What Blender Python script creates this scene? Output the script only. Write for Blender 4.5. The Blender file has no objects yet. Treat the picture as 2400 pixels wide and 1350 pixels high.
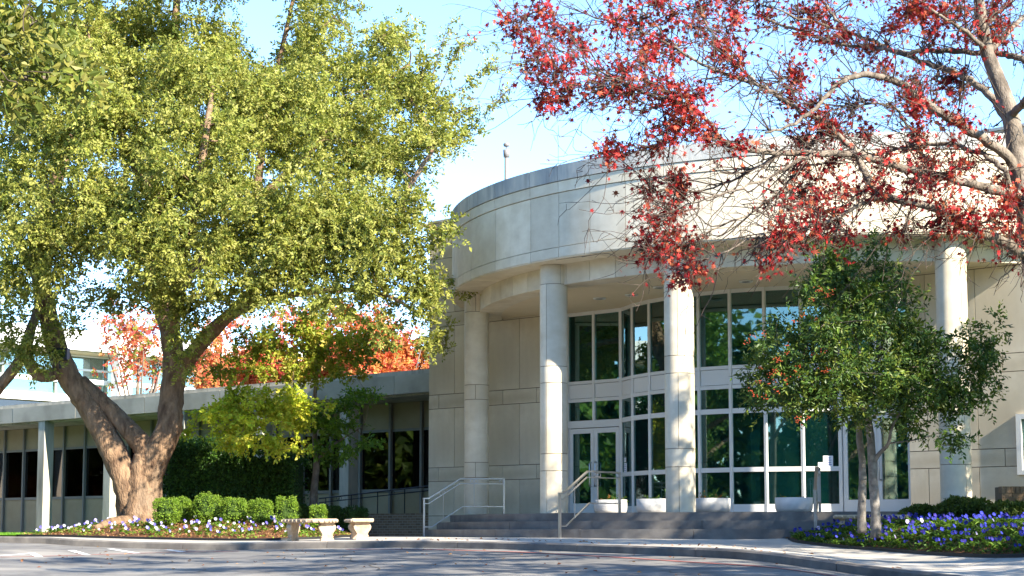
import bpy, math, random
import numpy as np
from mathutils import Vector, Matrix
random.seed(7); RNG = np.random.RandomState(11)
sc = bpy.context.scene
COL = sc.collection
# ------------------------------------------------------------------ camera
F, PITCH, YH, EYE = 4013.7, math.radians(5.73), 1245.0, 0.14
SH = YH - 675 - F*math.tan(PITCH)
cam = bpy.data.objects.new('camera', bpy.data.cameras.new('camera')); COL.objects.link(cam)
cam.location = (0, 0, EYE); cam.rotation_euler = (math.pi/2 + PITCH, 0, 0)
cam.data.sensor_width = 36; cam.data.lens = F/2400*36; cam.data.shift_y = SH/2400
cam.data.clip_start = .1; cam.data.clip_end = 3000
sc.camera = cam
# ------------------------------------------------------------------ light
SUN_AZ, SUN_EL = math.radians(314.0), math.radians(30)
sd = Vector((math.cos(SUN_AZ)*math.cos(SUN_EL), math.sin(SUN_AZ)*math.cos(SUN_EL), math.sin(SUN_EL)))
sun = bpy.data.objects.new('sun', bpy.data.lights.new('sun', 'SUN')); COL.objects.link(sun)
sun.rotation_euler = sd.to_track_quat('Z', 'Y').to_euler()
sun.data.energy = 4.3; sun.data.angle = math.radians(.55); sun.data.color = (1, .91, .77)
wd = bpy.data.worlds.new('World'); sc.world = wd; wd.use_nodes = True
nt = wd.node_tree; sky = nt.nodes.new('ShaderNodeTexSky'); sky.sky_type = 'NISHITA'; sky.sun_disc = False
sky.sun_elevation = SUN_EL; sky.sun_rotation = math.radians(90) - SUN_AZ
sky.air_density = 1.0; sky.dust_density = 0; sky.ozone_density = 1.6; sky.altitude = 2600
hs = nt.nodes.new('ShaderNodeHueSaturation'); hs.inputs['Saturation'].default_value = 1.12; hs.inputs['Value'].default_value = 1.0
nt.links.new(sky.outputs[0], hs.inputs['Color']); nt.links.new(hs.outputs[0], nt.nodes['Background'].inputs[0]); nt.nodes['Background'].inputs[1].default_value = .15
sc.view_settings.view_transform = 'Standard'; sc.view_settings.look = 'None'
sc.view_settings.exposure = 2.0; sc.view_settings.gamma = 1
sc.render.engine = 'CYCLES'
sc.cycles.use_denoising = True; sc.cycles.max_bounces = 7; sc.cycles.transparent_max_bounces = 10
sc.cycles.diffuse_bounces = 4; sc.cycles.glossy_bounces = 3; sc.cycles.sample_clamp_indirect = 6
# ------------------------------------------------------------------ helpers
def ray(x, y):
    u, v = (x-1200)/F, (675-y+SH)/F
    c, s = math.cos(PITCH), math.sin(PITCH)
    return np.array([u, c-s*v, s+c*v])
def P(x, y, Y):
    d = ray(x, y); d = d*(Y/d[1]); return np.array([d[0], d[1], d[2]+EYE])
ORG = {}
def tag(o, label=None, cat=None, group=None, kind=None):
    if label: o['label'] = label
    if cat: o['category'] = cat
    if group: o['group'] = group
    if kind: o['kind'] = kind
    return o
def empty(name, loc, label, cat, group=None):
    o = bpy.data.objects.new(name, None); COL.objects.link(o); o.location = loc; o.empty_display_size = .2
    ORG[o] = np.array(loc, float); return tag(o, label, cat, group)
def link(name, me, mat, parent=None, org=None):
    o = bpy.data.objects.new(name, me); COL.objects.link(o)
    if mat is not None and not me.materials: me.materials.append(mat)
    if parent is not None: o.parent = parent
    ORG[o] = ORG[parent] if parent is not None else np.zeros(3)
    return o
def npmesh(name, V, faces, col=None, smooth=False, mi=None):
    """faces: list of (n,k) int arrays"""
    me = bpy.data.meshes.new(name); V = np.asarray(V, np.float32)
    me.vertices.add(len(V)); me.vertices.foreach_set('co', V.ravel())
    li = np.concatenate([np.asarray(f, np.int32).ravel() for f in faces])
    tot = np.concatenate([np.full(len(f), np.asarray(f).shape[1], np.int32) for f in faces])
    st = np.concatenate([[0], np.cumsum(tot)[:-1]]).astype(np.int32)
    me.loops.add(len(li)); me.loops.foreach_set('vertex_index', li)
    me.polygons.add(len(tot)); me.polygons.foreach_set('loop_start', st); me.polygons.foreach_set('loop_total', tot)
    me.polygons.foreach_set('use_smooth', np.full(len(tot), bool(smooth)))
    if mi is not None: me.polygons.foreach_set('material_index', np.asarray(mi, np.int32))
    me.update(calc_edges=True)
    if col is not None:
        a = me.attributes.new('col', 'FLOAT_COLOR', 'POINT')
        a.data.foreach_set('color', np.c_[col, np.ones(len(col))].astype(np.float32).ravel())
    return me
def add(name, V, faces, mat, parent=None, smooth=False, col=None):
    V = np.asarray(V, float)
    if parent is not None: V = V - ORG[parent]
    fs = {}
    if isinstance(faces, list) and len(faces) and not isinstance(faces[0], np.ndarray):
        for f in faces: fs.setdefault(len(f), []).append(f)
        faces = [np.array(v) for v in fs.values()]
    return link(name, npmesh(name, V, faces, col, smooth), mat, parent)
BOXF = [(0,3,2,1),(4,5,6,7),(0,1,5,4),(1,2,6,5),(2,3,7,6),(3,0,4,7)]
class Acc:
    def __init__(s): s.V=[]; s.Q=[]; s.T=[]; s.n=0
    def put(s, V, Q=(), T=()):
        V=np.asarray(V,float); s.V.append(V)
        if len(Q): s.Q.append(np.asarray(Q)+s.n)
        if len(T): s.T.append(np.asarray(T)+s.n)
        s.n+=len(V)
    def box(s, pts): s.put(pts, BOXF)
    def abox(s, x0,x1,y0,y1,z0,z1): s.put([(x0,y0,z0),(x1,y0,z0),(x1,y1,z0),(x0,y1,z0),(x0,y0,z1),(x1,y0,z1),(x1,y1,z1),(x0,y1,z1)], BOXF)
    def tube(s, path, rad, sides=6, cap=True, wob=0, rng=RNG):
        path=np.asarray(path,float); n=len(path); rad=np.broadcast_to(np.asarray(rad,float),(n,))
        tg=np.gradient(path,axis=0); tg/=np.linalg.norm(tg,axis=1)[:,None]+1e-9
        ref=np.array([.31,.17,.93]) if abs(tg[0][2])<.9 else np.array([1.,.1,0])
        a=np.cross(tg,ref); a/=np.linalg.norm(a,axis=1)[:,None]+1e-9; b=np.cross(tg,a)
        th=np.arange(sides)*2*math.pi/sides
        R=rad[:,None]*np.ones(sides)
        if wob: R=R*(1+wob*rng.randn(n,sides))
        V=path[:,None]+R[:,:,None]*(np.cos(th)[None,:,None]*a[:,None]+np.sin(th)[None,:,None]*b[:,None])
        V=V.reshape(-1,3); i=np.arange(n-1)[:,None]*sides; j=np.arange(sides)[None]; k=(j+1)%sides
        Q=np.stack([i+j,i+k,i+sides+k,i+sides+j],-1).reshape(-1,4)
        T=[]
        if cap:
            V=np.r_[V,path[:1],path[-1:]]; c0,c1=n*sides,n*sides+1
            T=[(c0,(q+1)%sides,q) for q in range(sides)]+[(c1,(n-1)*sides+q,(n-1)*sides+(q+1)%sides) for q in range(sides)]
        s.put(V,Q,T)
    def lathe(s, prof, c=(0,0,0), seg=24, sq=None):
        prof=np.asarray(prof,float); m=len(prof); th=np.arange(seg)*2*math.pi/seg
        V=np.stack([prof[:,0][:,None]*np.cos(th)+c[0], prof[:,0][:,None]*np.sin(th)+c[1], prof[:,1][:,None]+0*th+c[2]],-1).reshape(-1,3)
        i=np.arange(m-1)[:,None]*seg; j=np.arange(seg)[None]; k=(j+1)%seg
        s.put(V,np.stack([i+j,i+k,i+seg+k,i+seg+j],-1).reshape(-1,4))
    def obj(s, name, mat, parent=None, smooth=False):
        V=np.concatenate(s.V); 
        if parent is not None: V=V-ORG[parent]
        fs=[np.concatenate(x) for x in (s.Q,s.T) if len(x)]
        return link(name, npmesh(name,V,fs,None,smooth), mat, parent)
def catmull(pts, k=4):
    p=np.asarray(pts,float); p=np.r_[[2*p[0]-p[1]],p,[2*p[-1]-p[-2]]]; out=[]
    for i in range(1,len(p)-2):
        for q in range(k):
            t=q/k; a,b,c,d=p[i-1:i+3]
            out.append(.5*((2*b)+(-a+c)*t+(2*a-5*b+4*c-d)*t*t+(-a+3*b-3*c+d)*t**3))
    out.append(p[-2]); return np.array(out)
# ------------------------------------------------------------------ materials
def mat(name, base=(.5,.5,.5), rough=.7, spec=.3, metal=0):
    m=bpy.data.materials.new(name); m.use_nodes=True; b=m.node_tree.nodes['Principled BSDF']
    b.inputs['Base Color'].default_value=(*base,1); b.inputs['Roughness'].default_value=rough
    b.inputs['Specular IOR Level'].default_value=spec; b.inputs['Metallic'].default_value=metal
    return m
def N(m,t,**kw):
    n=m.node_tree.nodes.new(t)
    for k,v in kw.items(): 
        if k in n.inputs: n.inputs[k].default_value=v
        else: setattr(n,k,v)
    return n
def L(m,a,b): m.node_tree.links.new(a,b)
def bsdf(m): return m.node_tree.nodes['Principled BSDF']
def noisy(name, c1, c2, scale=3, rough=.8, bump=.2, bscale=40, spec=.25, detail=6, dist=.02, stretch=None, objrand=0, third=None, streak=0):
    m=mat(name,c1,rough,spec); tc=N(m,'ShaderNodeTexCoord'); src=tc.outputs['Object']
    if stretch:
        mp=N(m,'ShaderNodeMapping'); mp.inputs['Scale'].default_value=stretch; L(m,src,mp.inputs[0]); src=mp.outputs[0]
    nz=N(m,'ShaderNodeTexNoise',Scale=scale,Detail=detail,Roughness=.6); L(m,src,nz.inputs['Vector'])
    rp=N(m,'ShaderNodeValToRGB'); rp.color_ramp.elements[0].position=.33; rp.color_ramp.elements[1].position=.68
    rp.color_ramp.elements[0].color=(*c1,1); rp.color_ramp.elements[1].color=(*c2,1)
    L(m,nz.outputs['Fac'],rp.inputs[0]); out=rp.outputs[0]
    if third:
        n3=N(m,'ShaderNodeTexNoise',Scale=scale*.23,Detail=4); L(m,src,n3.inputs['Vector'])
        r3=N(m,'ShaderNodeValToRGB'); r3.color_ramp.elements[0].position=.52; r3.color_ramp.elements[1].position=.72
        r3.color_ramp.elements[0].color=(0,0,0,1); r3.color_ramp.elements[1].color=(.8,.8,.8,1)
        mx=N(m,'ShaderNodeMixRGB'); L(m,n3.outputs['Fac'],r3.inputs[0]); L(m,r3.outputs[0],mx.inputs[0]); L(m,out,mx.inputs[1]); mx.inputs[2].default_value=(*third,1); out=mx.outputs[0]
    if streak:
        mp2=N(m,'ShaderNodeMapping'); mp2.inputs['Scale'].default_value=(2.6,2.6,.3); L(m,tc.outputs['Object'],mp2.inputs[0])
        n4=N(m,'ShaderNodeTexNoise',Scale=1.6,Detail=5); L(m,mp2.outputs[0],n4.inputs['Vector']); mr4=N(m,'ShaderNodeMapRange'); mr4.inputs['From Min'].default_value=.5; mr4.inputs['From Max'].default_value=.75
        mr4.inputs['To Min'].default_value=1; mr4.inputs['To Max'].default_value=1-streak; L(m,n4.outputs['Fac'],mr4.inputs[0]); v4=N(m,'ShaderNodeVectorMath',operation='SCALE'); L(m,out,v4.inputs[0]); L(m,mr4.outputs[0],v4.inputs['Scale']); out=v4.outputs[0]
    if objrand:
        oi=N(m,'ShaderNodeObjectInfo'); mr=N(m,'ShaderNodeMapRange'); mr.inputs['To Min'].default_value=1-objrand; mr.inputs['To Max'].default_value=1+objrand
        L(m,oi.outputs['Random'],mr.inputs[0]); vm=N(m,'ShaderNodeVectorMath',operation='SCALE'); L(m,out,vm.inputs[0]); L(m,mr.outputs[0],vm.inputs['Scale']); out=vm.outputs[0]
    L(m,out,bsdf(m).inputs['Base Color'])
    if bump:
        n2=N(m,'ShaderNodeTexNoise',Scale=bscale,Detail=5); L(m,src,n2.inputs['Vector'])
        bp=N(m,'ShaderNodeBump',Strength=bump,Distance=dist); L(m,n2.outputs['Fac'],bp.inputs['Height']); L(m,bp.outputs[0],bsdf(m).inputs['Normal'])
    return m
def leafmat(name, trans=.35, rough=.5, spec=.25, tint=(1.25,1.2,.7)):
    m=mat(name,(.1,.2,.02),rough,spec); at=N(m,'ShaderNodeAttribute',attribute_name='col'); L(m,at.outputs['Color'],bsdf(m).inputs['Base Color'])
    tr=N(m,'ShaderNodeBsdfTranslucent'); vm=N(m,'ShaderNodeVectorMath',operation='MULTIPLY'); vm.inputs[1].default_value=tint
    L(m,at.outputs['Color'],vm.inputs[0]); L(m,vm.outputs[0],tr.inputs[0])
    mx=N(m,'ShaderNodeMixShader'); mx.inputs[0].default_value=trans; L(m,bsdf(m).outputs[0],mx.inputs[1]); L(m,tr.outputs[0],mx.inputs[2])
    L(m,mx.outputs[0],m.node_tree.nodes['Material Output'].inputs[0]); return m
M={}
M['stone']=noisy('limestone',(.60,.52,.38),(.71,.635,.485),2.2,.8,.15,60,objrand=.10,stretch=(1,1,1.4),third=(.50,.42,.285),streak=.07)
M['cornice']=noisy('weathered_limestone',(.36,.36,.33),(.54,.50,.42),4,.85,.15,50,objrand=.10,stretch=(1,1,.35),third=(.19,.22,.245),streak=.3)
M['mortar']=mat('mortar_joint',(.16,.13,.09),.95,.1)
M['plaster']=noisy('ceiling_plaster',(.66,.55,.37),(.70,.59,.41),1,.9,.03,80)
M['concrete']=noisy('step_concrete',(.13,.12,.11),(.21,.195,.175),2.5,.85,.2,70,third=(.10,.092,.084))
M['walk']=noisy('sidewalk_concrete',(.38,.35,.30),(.48,.445,.385),1.6,.88,.2,60,third=(.30,.275,.24))
M['kerb']=noisy('kerb_concrete',(.125,.115,.105),(.21,.19,.165),3,.9,.25,50,third=(.08,.075,.07))
M['asphalt']=noisy('asphalt',(.12,.115,.11),(.22,.21,.19),1.6,.9,.4,120,third=(.36,.33,.28),dist=.012,detail=10)
M['bark']=noisy('oak_bark',(.11,.066,.04),(.32,.21,.125),7,.95,1.0,22,stretch=(1,1,.35),dist=.06,third=(.22,.17,.12))
M['bark_grey']=noisy('grey_bark',(.085,.068,.052),(.25,.205,.16),9,.92,.8,40,stretch=(1,1,.5),dist=.03,third=(.33,.28,.23))
M['twig']=mat('twig_bark',(.085,.064,.05),.9,.2)
M['white']=mat('white_aluminium',(.72,.71,.66),.45,.4)
M['wingwhite']=noisy('painted_concrete',(.42,.39,.31),(.56,.52,.42),3.5,.85,.1,50,stretch=(1,1,.25),third=(.25,.23,.17),streak=.35)
M['beige']=noisy('beige_panel',(.33,.28,.17),(.37,.32,.20),2,.8,.03,40)
M['mull']=mat('taupe_mullion',(.22,.22,.19),.6,.3)
M['steel']=mat('brushed_steel',(.52,.53,.54),.33,.5,1)
M['brick']=noisy('brown_brick',(.13,.085,.05),(.24,.16,.09),9,.9,.3,60,objrand=.25)
M['brickwall']=None
M['soil']=noisy('bark_mulch',(.10,.045,.02),(.26,.12,.05),30,.95,.8,60,dist=.05,third=(.07,.04,.025))
M['edging']=mat('black_edging',(.015,.016,.017),.6,.3)
M['cast']=noisy('cast_stone',(.42,.305,.20),(.58,.455,.32),14,.85,.35,60,third=(.33,.21,.12))
M['planter']=noisy('planter_concrete',(.55,.54,.50),(.66,.64,.60),4,.85,.15,60,third=(.42,.40,.37))
M['paint']=noisy('white_paint',(.6,.6,.57),(.75,.74,.70),6,.8,.2,90)
M['red']=noisy('red_paint',(.34,.10,.085),(.46,.16,.13),5,.85,.2,90,third=(.22,.13,.12))
M['dark']=mat('dark_interior',(.16,.155,.14),.8,.2)
M['room']=mat('lobby_wall',(.55,.60,.56),.8,.2)
M['black']=mat('black_metal',(.02,.02,.022),.45,.4)
M['lawn']=noisy('lawn',(.05,.12,.012),(.10,.20,.02),8,.9,.3,80)
M['leaf']=leafmat('leaf'); M['redleaf']=leafmat('red_oak_leaf',.22,.5,.25,(1.15,.8,.8)); M['leafgloss']=leafmat('glossy_leaf',.25,.45,.3); M['petal']=leafmat('petal',.25,.6,.2)
M['paper']=mat('paper_notice',(.8,.8,.8),.6,.2); M['ink']=mat('blue_ink',(.10,.14,.42),.7,.1)
def glass(name, tint, refl, gl=(.85,.95,.93), body=None):
    m=mat(name); nt=m.node_tree; nt.nodes.remove(bsdf(m))
    g=N(m,'ShaderNodeBsdfGlossy',Roughness=.015); g.inputs[0].default_value=(*gl,1); t=N(m,'ShaderNodeBsdfTransparent'); t.inputs[0].default_value=(*tint,1)
    fr=N(m,'ShaderNodeFresnel',IOR=1.5); ma=N(m,'ShaderNodeMath',operation='ADD',use_clamp=True); ma.inputs[1].default_value=refl; L(m,fr.outputs[0],ma.inputs[0])
    mx=N(m,'ShaderNodeMixShader'); L(m,ma.outputs[0],mx.inputs[0]); L(m,t.outputs[0],mx.inputs[1]); L(m,g.outputs[0],mx.inputs[2])
    if body:
        df=N(m,'ShaderNodeBsdfDiffuse'); df.inputs[0].default_value=(*body,1); m2=N(m,'ShaderNodeMixShader'); m2.inputs[0].default_value=.06; L(m,mx.outputs[0],m2.inputs[1]); L(m,df.outputs[0],m2.inputs[2]); mx=m2
    L(m,mx.outputs[0],nt.nodes['Material Output'].inputs[0]); return m
M['glass']=glass('tinted_glass',(.28,.60,.58),.12,(.80,1,.97),(.015,.15,.16))
M['wingglass']=glass('bronze_glass',(.30,.22,.21),.05,(.9,.85,.9))
M['pale']=glass('pale_green_glass',(.55,.70,.66),.22)
def brickmat():
    m=mat('low_wall_brick',(.2,.13,.08),.9,.2); tc=N(m,'ShaderNodeTexCoord'); mp=N(m,'ShaderNodeMapping'); mp.inputs['Rotation'].default_value=(math.pi/2,0,0)
    L(m,tc.outputs['Object'],mp.inputs[0]); b=N(m,'ShaderNodeTexBrick',Scale=1.0); b.inputs['Color1'].default_value=(.17,.115,.07,1); b.inputs['Color2'].default_value=(.25,.175,.105,1); b.inputs['Mortar'].default_value=(.3,.27,.22,1)
    b.inputs['Brick Width'].default_value=.21; b.inputs['Row Height'].default_value=.075; b.inputs['Mortar Size'].default_value=.008
    L(m,mp.outputs[0],b.inputs[0]); L(m,b.outputs[0],bsdf(m).inputs[0]); bp=N(m,'ShaderNodeBump',Strength=.5,Distance=.01,invert=True); L(m,b.outputs['Fac'],bp.inputs['Height']); L(m,bp.outputs[0],bsdf(m).inputs['Normal']); return m
M['brickwall']=brickmat()
# ------------------------------------------------------------------ ground: kerb line, road, sidewalk
KP=[(0,1257,41),(173,1264,40),(312,1269.5,39.2),(500,1273,38.3),(640,1271,37.8),(800,1268.5,37.2),(940,1267,36.3),(1100,1268.5,35),(1277,1272,33.4),(1380,1275.5,32.2),(1540,1281,30.5),(1740,1290,28.3),(1912,1310,26.8),(2062,1330,25.5),(2250,1351,24)]
KW=[np.array([-60,49,.10]),np.array([-32,46,.08]),np.array([-20,43.4,.04])]+[P(*k) for k in KP]+[np.array([7.3,20.5,-.62]),np.array([8.3,16,-.79]),np.array([9.2,9,-1.02]),np.array([9.9,0,-1.32]),np.array([10.4,-14,-1.6]),np.array([10.8,-40,-2.2])]
KW=np.array(KW)
KC=catmull(KW,10); KC=KC[np.argsort(KC[:,0])]
KX,KY,KZ=KC.T
def yk(x): return np.interp(x,KX,KY)
def zk(x): return np.interp(x,KX,KZ)
def zroad(x,y): return np.maximum(zk(x)-.15-.035*np.maximum(yk(x)-y,0),-2.6)
def sstep(a,b,x): t=np.clip((x-a)/(b-a),0,1); return t*t*(3-2*t)
def zside(x,y):
    Lx=4+6.5*sstep(-1,6,x); return zk(x)*(1-np.clip((y-yk(x))/Lx,0,1))
def solve_px(x,y,zf,lo=5,hi=80):
    d=ray(x,y); prev=None
    for Y in np.linspace(lo,hi,1500):
        q=d*(Y/d[1]); h=q[2]+EYE-zf(q[0],q[1])
        if prev is not None and h<=0<prev: return np.array([q[0],q[1],q[2]+EYE])
        prev=h
    return None
def gridmesh(name, X, Yf, Zf, mat_, ny, kind='structure'):
    """rows: for each X a list of ny Y values from Yf(x)"""
    V=[];
    for x in X:
        ys=Yf(x)
        for y in ys: V.append((x,y,Zf(x,y)))
    n=len(X); i=np.arange(n-1)[:,None]*ny; j=np.arange(ny-1)[None]
    Q=np.stack([i+j,i+ny+j,i+ny+j+1,i+j+1],-1).reshape(-1,4)
    o=add(name,V,[Q],mat_,smooth=True); tag(o,kind=kind); return o
gx=np.unique(np.concatenate([np.linspace(-60,-16,45),np.arange(-16,10.75,.2)]))
def ry(x):
    e=yk(x); t=np.r_[np.linspace(0,12,40),np.linspace(12,80,18)[1:]]; return (e-t)[::-1]
road=gridmesh('road',gx,ry,zroad,M['asphalt'],57)
sx=np.unique(np.concatenate([np.linspace(-60,-16,30),np.arange(-16,9,.2),np.linspace(9,10.7,40)]))
def syf(x): e=yk(x)+.16; return np.r_[e+np.linspace(0,14,40),np.linspace(e+14,80,12)[1:]]
walk=gridmesh('sidewalk',sx,syf,lambda x,y:float(zside(x,y))-.004,M['walk'],51)
g=add('ground',[(-900,-900,-2.7),(900,-900,-2.7),(900,1500,-2.7),(-900,1500,-2.7)],[(0,1,2,3)],M['lawn']); tag(g,kind='structure')
g=add('verge',[(10.6,-60,-2.0),(80,-60,-1.2),(80,80,.0),(10.6,80,-.02),(10.6,14,-.9),(10.6,30,-.05)],[(0,1,2,3,5,4)],M['lawn']); tag(g,kind='structure')
# kerb stones
kerb=add('kerb',[(0,0,-5),(0,.01,-5),(.01,0,-5)],[(0,1,2)],M['kerb']); kerb.hide_render=False
bpy.data.objects.remove(kerb); kerb=bpy.data.objects.new('kerb',None); COL.objects.link(kerb); ORG[kerb]=np.zeros(3); tag(kerb,kind='structure')
dl=np.r_[0,np.cumsum(np.linalg.norm(np.diff(KC[:,:2],axis=0),axis=1))]
def kpt(s): return np.array([np.interp(s,dl,KX),np.interp(s,dl,KY),np.interp(s,dl,KZ)])
s0=0; SEG=3.6
while s0<dl[-1]-1:
    s1=min(s0+SEG,dl[-1]); ss=np.linspace(s0+.008,s1-.008,9); V=[];Q=[]
    for k,s in enumerate(ss):
        c=kpt(s); t=kpt(s+.05)-kpt(s-.05); t=t[:2]/np.linalg.norm(t[:2]); nrm=np.array([t[1],-t[0]])  # towards road
        if nrm[1]>0 and abs(nrm[1])>.3: nrm=-nrm
        pr=[(-.0,-.5),(.0,-.012),(.0,-.0)] 
        prof=[(.02,-.5),(.0,-.03),(-.03,0),(-.17,0),(-.17,-.5)]
        for a,z in prof: V.append((c[0]+nrm[0]*a,c[1]+nrm[1]*a,c[2]+z+(.0)))
    m=5
    for k in range(8):
        for a in range(m-1): Q.append((k*m+a,(k+1)*m+a,(k+1)*m+a+1,k*m+a+1))
    Q.append(tuple(range(m))[::-1]); Q.append(tuple(8*m+a for a in range(m)))
    add('kerb_stone',V,Q,M['kerb'],kerb); s0=s1
# sidewalk expansion joints
def strip(name, pts, wdt, zf, mt, parent, lift=.008, sub=12):
    p=np.asarray(pts,float)[:,:2]; p=catmull(np.c_[p,np.zeros(len(p))],sub)[:,:2]; t=np.gradient(p,axis=0); t/=np.linalg.norm(t,axis=1)[:,None]; n=np.c_[-t[:,1],t[:,0]]
    V=[];
    for a in (wdt/2,-wdt/2):
        q=p+n*a; V+= [(x,y,float(zf(x,y))+lift) for x,y in q]
    k=len(p); return add(name,V,[np.array([(i,i+1,k+i+1,k+i) for i in range(k-1)])],mt,parent)
ORG[road]=np.zeros(3); ORG[walk]=np.zeros(3)
for pts in ([(0,1306.5),(100,1304.5),(210,1301),(330,1297.5),(430,1294.5),(560,1292.5)],):
    w=[solve_px(x,y,zroad) for x,y in pts]; strip('red_line',[q for q in w if q is not None],.10,zroad,M['red'],road)
red=[]
for s in np.linspace(0,1,40):
    x=-3.5+9.3*s; 
    red.append((x-.55*sstep(-4,5,x), yk(x)-.75-.5*sstep(0,5,x),0))
strip('red_line',red,.11,zroad,M['red'],road,sub=2)
for a,b in (((74,1297),(92,1306)),((166,1290.5),(206,1302)),((258,1287),(322,1297.5)),((392,1289),(430,1294.5)),((0,1303.5),(74,1297.5))):
    A,B=solve_px(*a,zroad),solve_px(*b,zroad)
    if A is not None and B is not None: strip('painted_stripe',[A,(A+B)/2,B],.16,zroad,M['paint'],road)
for px in (1005,1277,1500,17120,2100):
    k=P(px,1270,33); x=(px-1200)/F*33
    i=np.argmin(abs((KC[:,0]/KC[:,1]*F+1200)-px)); c=KC[i]; t=KC[i+1]-KC[i-1]; t/=np.linalg.norm(t); n=np.array([-t[1],t[0]])
    if n[1]<0: n=-n
    strip('expansion_joint',[c[:2]+n*.18,c[:2]+n*1.5,c[:2]+n*2.8],.02,zside,M['mortar'],walk,lift=.004)
for k,(x0,x1,y0,y1) in enumerate(((-6,-3,30.5,27.5),(-1.5,2.6,31.5,29.2),(.8,3.2,27.8,24.2),(-4,.5,26.5,25.6),(2.2,4.6,26.0,22.5),(-9,-6.5,36.2,33),(-3.2,-2.2,33.8,28))):
    n_=9; t=np.linspace(0,1,n_); pts=np.c_[x0+(x1-x0)*t,y0+(y1-y0)*t,0*t]; pts[1:-1,:2]+=RNG.randn(n_-2,2)*.16; strip('crack',pts,.022,zroad,M['mortar'],road,lift=.010,sub=3)
# ------------------------------------------------------------------ building frame
PHI=.7241; T=np.array([math.cos(PHI),-math.sin(PHI)]); NN=np.array([-math.sin(PHI),-math.cos(PHI)]); C=np.array([8.694,46.154])
R,RB,RC=10.318,9.606,9.66
ZP,ZB,ZS,ZT=.55,5.95,6.44,8.61
def B(s,w,z): p=C+s*T+w*NN; return np.array([p[0],p[1],z])
def bbox(s0,s1,w0,w1,z0,z1): return [B(s0,w1,z0),B(s1,w1,z0),B(s1,w0,z0),B(s0,w0,z0),B(s0,w1,z1),B(s1,w1,z1),B(s1,w0,z1),B(s0,w0,z1)]
def pb(name,mt,parent,s0,s1,w0,w1,z0,z1): a=Acc(); a.box(bbox(s0,s1,w0,w1,z0,z1)); return a.obj(name,mt,parent)
UNIT=npmesh('block_unit',[(x,y,z) for z in(-.5,.5) for x,y in((-.5,-.5),(.5,-.5),(.5,.5),(-.5,.5))],[np.array(BOXF)])
UM={}
def piece(name,mt,parent,s0,s1,w0,w1,z0,z1):
    """shared unit block in the facade frame"""
    if mt.name not in UM: UM[mt.name]=UNIT.copy(); UM[mt.name].materials.append(mt)
    o=bpy.data.objects.new(name,UM[mt.name]); COL.objects.link(o); o.parent=parent; ORG[o]=ORG[parent]
    c=B((s0+s1)/2,(w0+w1)/2,(z0+z1)/2)-ORG[parent]; o.location=c; o.rotation_euler=(0,0,-PHI); o.scale=(s1-s0,w1-w0,z1-z0); return o
bld=empty('entrance_building',(*B(0,0,0)[:2],0),'cream limestone building with rounded columned entrance drum and curved glass front','building')
GAP=.009
WIDE=[(-.25,.57),(.57,1.54),(1.93,3.60),(4.0,5.93),(6.33,7.9)]; NARROW=[(1.54,1.93),(3.60,4.0),(5.93,6.33),(7.9,8.3)]
def stone_wall(parent,s0,s1,wf,z0,z1,off=-7.83,pw=1.22):
    for lst,o in ((WIDE,0),(NARROW,.61)):
        for a,b in lst:
            a2,b2=max(a,z0),min(b,z1)
            if b2-a2<.05: continue
            k=math.floor((s0-off-o)/pw)
            while True:
                p,q=off+o+k*pw,off+o+(k+1)*pw; k+=1
                if p>=s1: break
                p,q=max(p,s0),min(q,s1)
                if q-p<.06: continue
                piece('stone_panel',M['stone'],parent,p+GAP,q-GAP,wf-.04,wf+random.uniform(-.0015,.0015),a2+GAP,b2-GAP)
WL=5.34; S0,S1=-10.06,20.0
wl=pb('wall',M['mortar'],bld,S0,-5.2,-4,WL-.018,-.3,ZT-.3); stone_wall(wl,S0,-5.2,WL,-.25,8.3)
wr=pb('wall',M['mortar'],bld,5.12,S1,-4,WL-.018,-.3,ZT-.3); stone_wall(wr,5.12,12.0,WL,-.25,8.3)
# parapet of main block behind the drum
pp=pb('parapet',M['stone'],bld,S0-.02,S1,-6,WL-.03,8.31,8.96); 
pb('coping',M['cornice'],pp,S0-.06,S1,-6,WL+.02,8.965,9.03)
# over-door wall and lobby
lob=pb('lobby_floor',M['dark'],bld,-5.2,5.12,-4,5.0,.2,ZP-.01)
pb('lobby_wall',M['room'],bld,-5.2,5.12,-4,-3.8,ZP,ZB+.4)
pb('upper_wall',M['stone'],bld,-5.2,5.12,-4,4.9,ZB+.31,8.3)
for s in (-3.2,0.4,3.6):
    a=Acc(); c=B(s,1.2+.4*s%1,0); a.lathe([(.28,ZP),(.28,ZB+.3)],(c[0],c[1],0),16); a.obj('lobby_column',M['plaster'],bld,True)
pb('reception_counter',M['room'],bld,-1.5,1.8,-.6,0,ZP,ZP+1.1)
def arc(a0,a1,r0,r1,z0,z1,seg):
    """ring slice around C; angles in degrees"""
    V=[];th=np.radians(np.linspace(a0,a1,seg+1))
    for t in th:
        for r,z in ((r1,z0),(r1,z1),(r0,z1),(r0,z0)): V.append((C[0]+r*math.cos(t),C[1]+r*math.sin(t),z))
    Q=[]
    for k in range(seg):
        for a in range(4): b=(a+1)%4; Q.append((k*4+a,(k+1)*4+a,(k+1)*4+b,k*4+b))
    Q.append((0,1,2,3)); Q.append((seg*4+3,seg*4+2,seg*4+1,seg*4)); return V,Q
def arcp(name,mt,parent,*a,seg=4): V,Q=arc(*a,seg); return add(name,V,Q,mt,parent)
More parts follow.
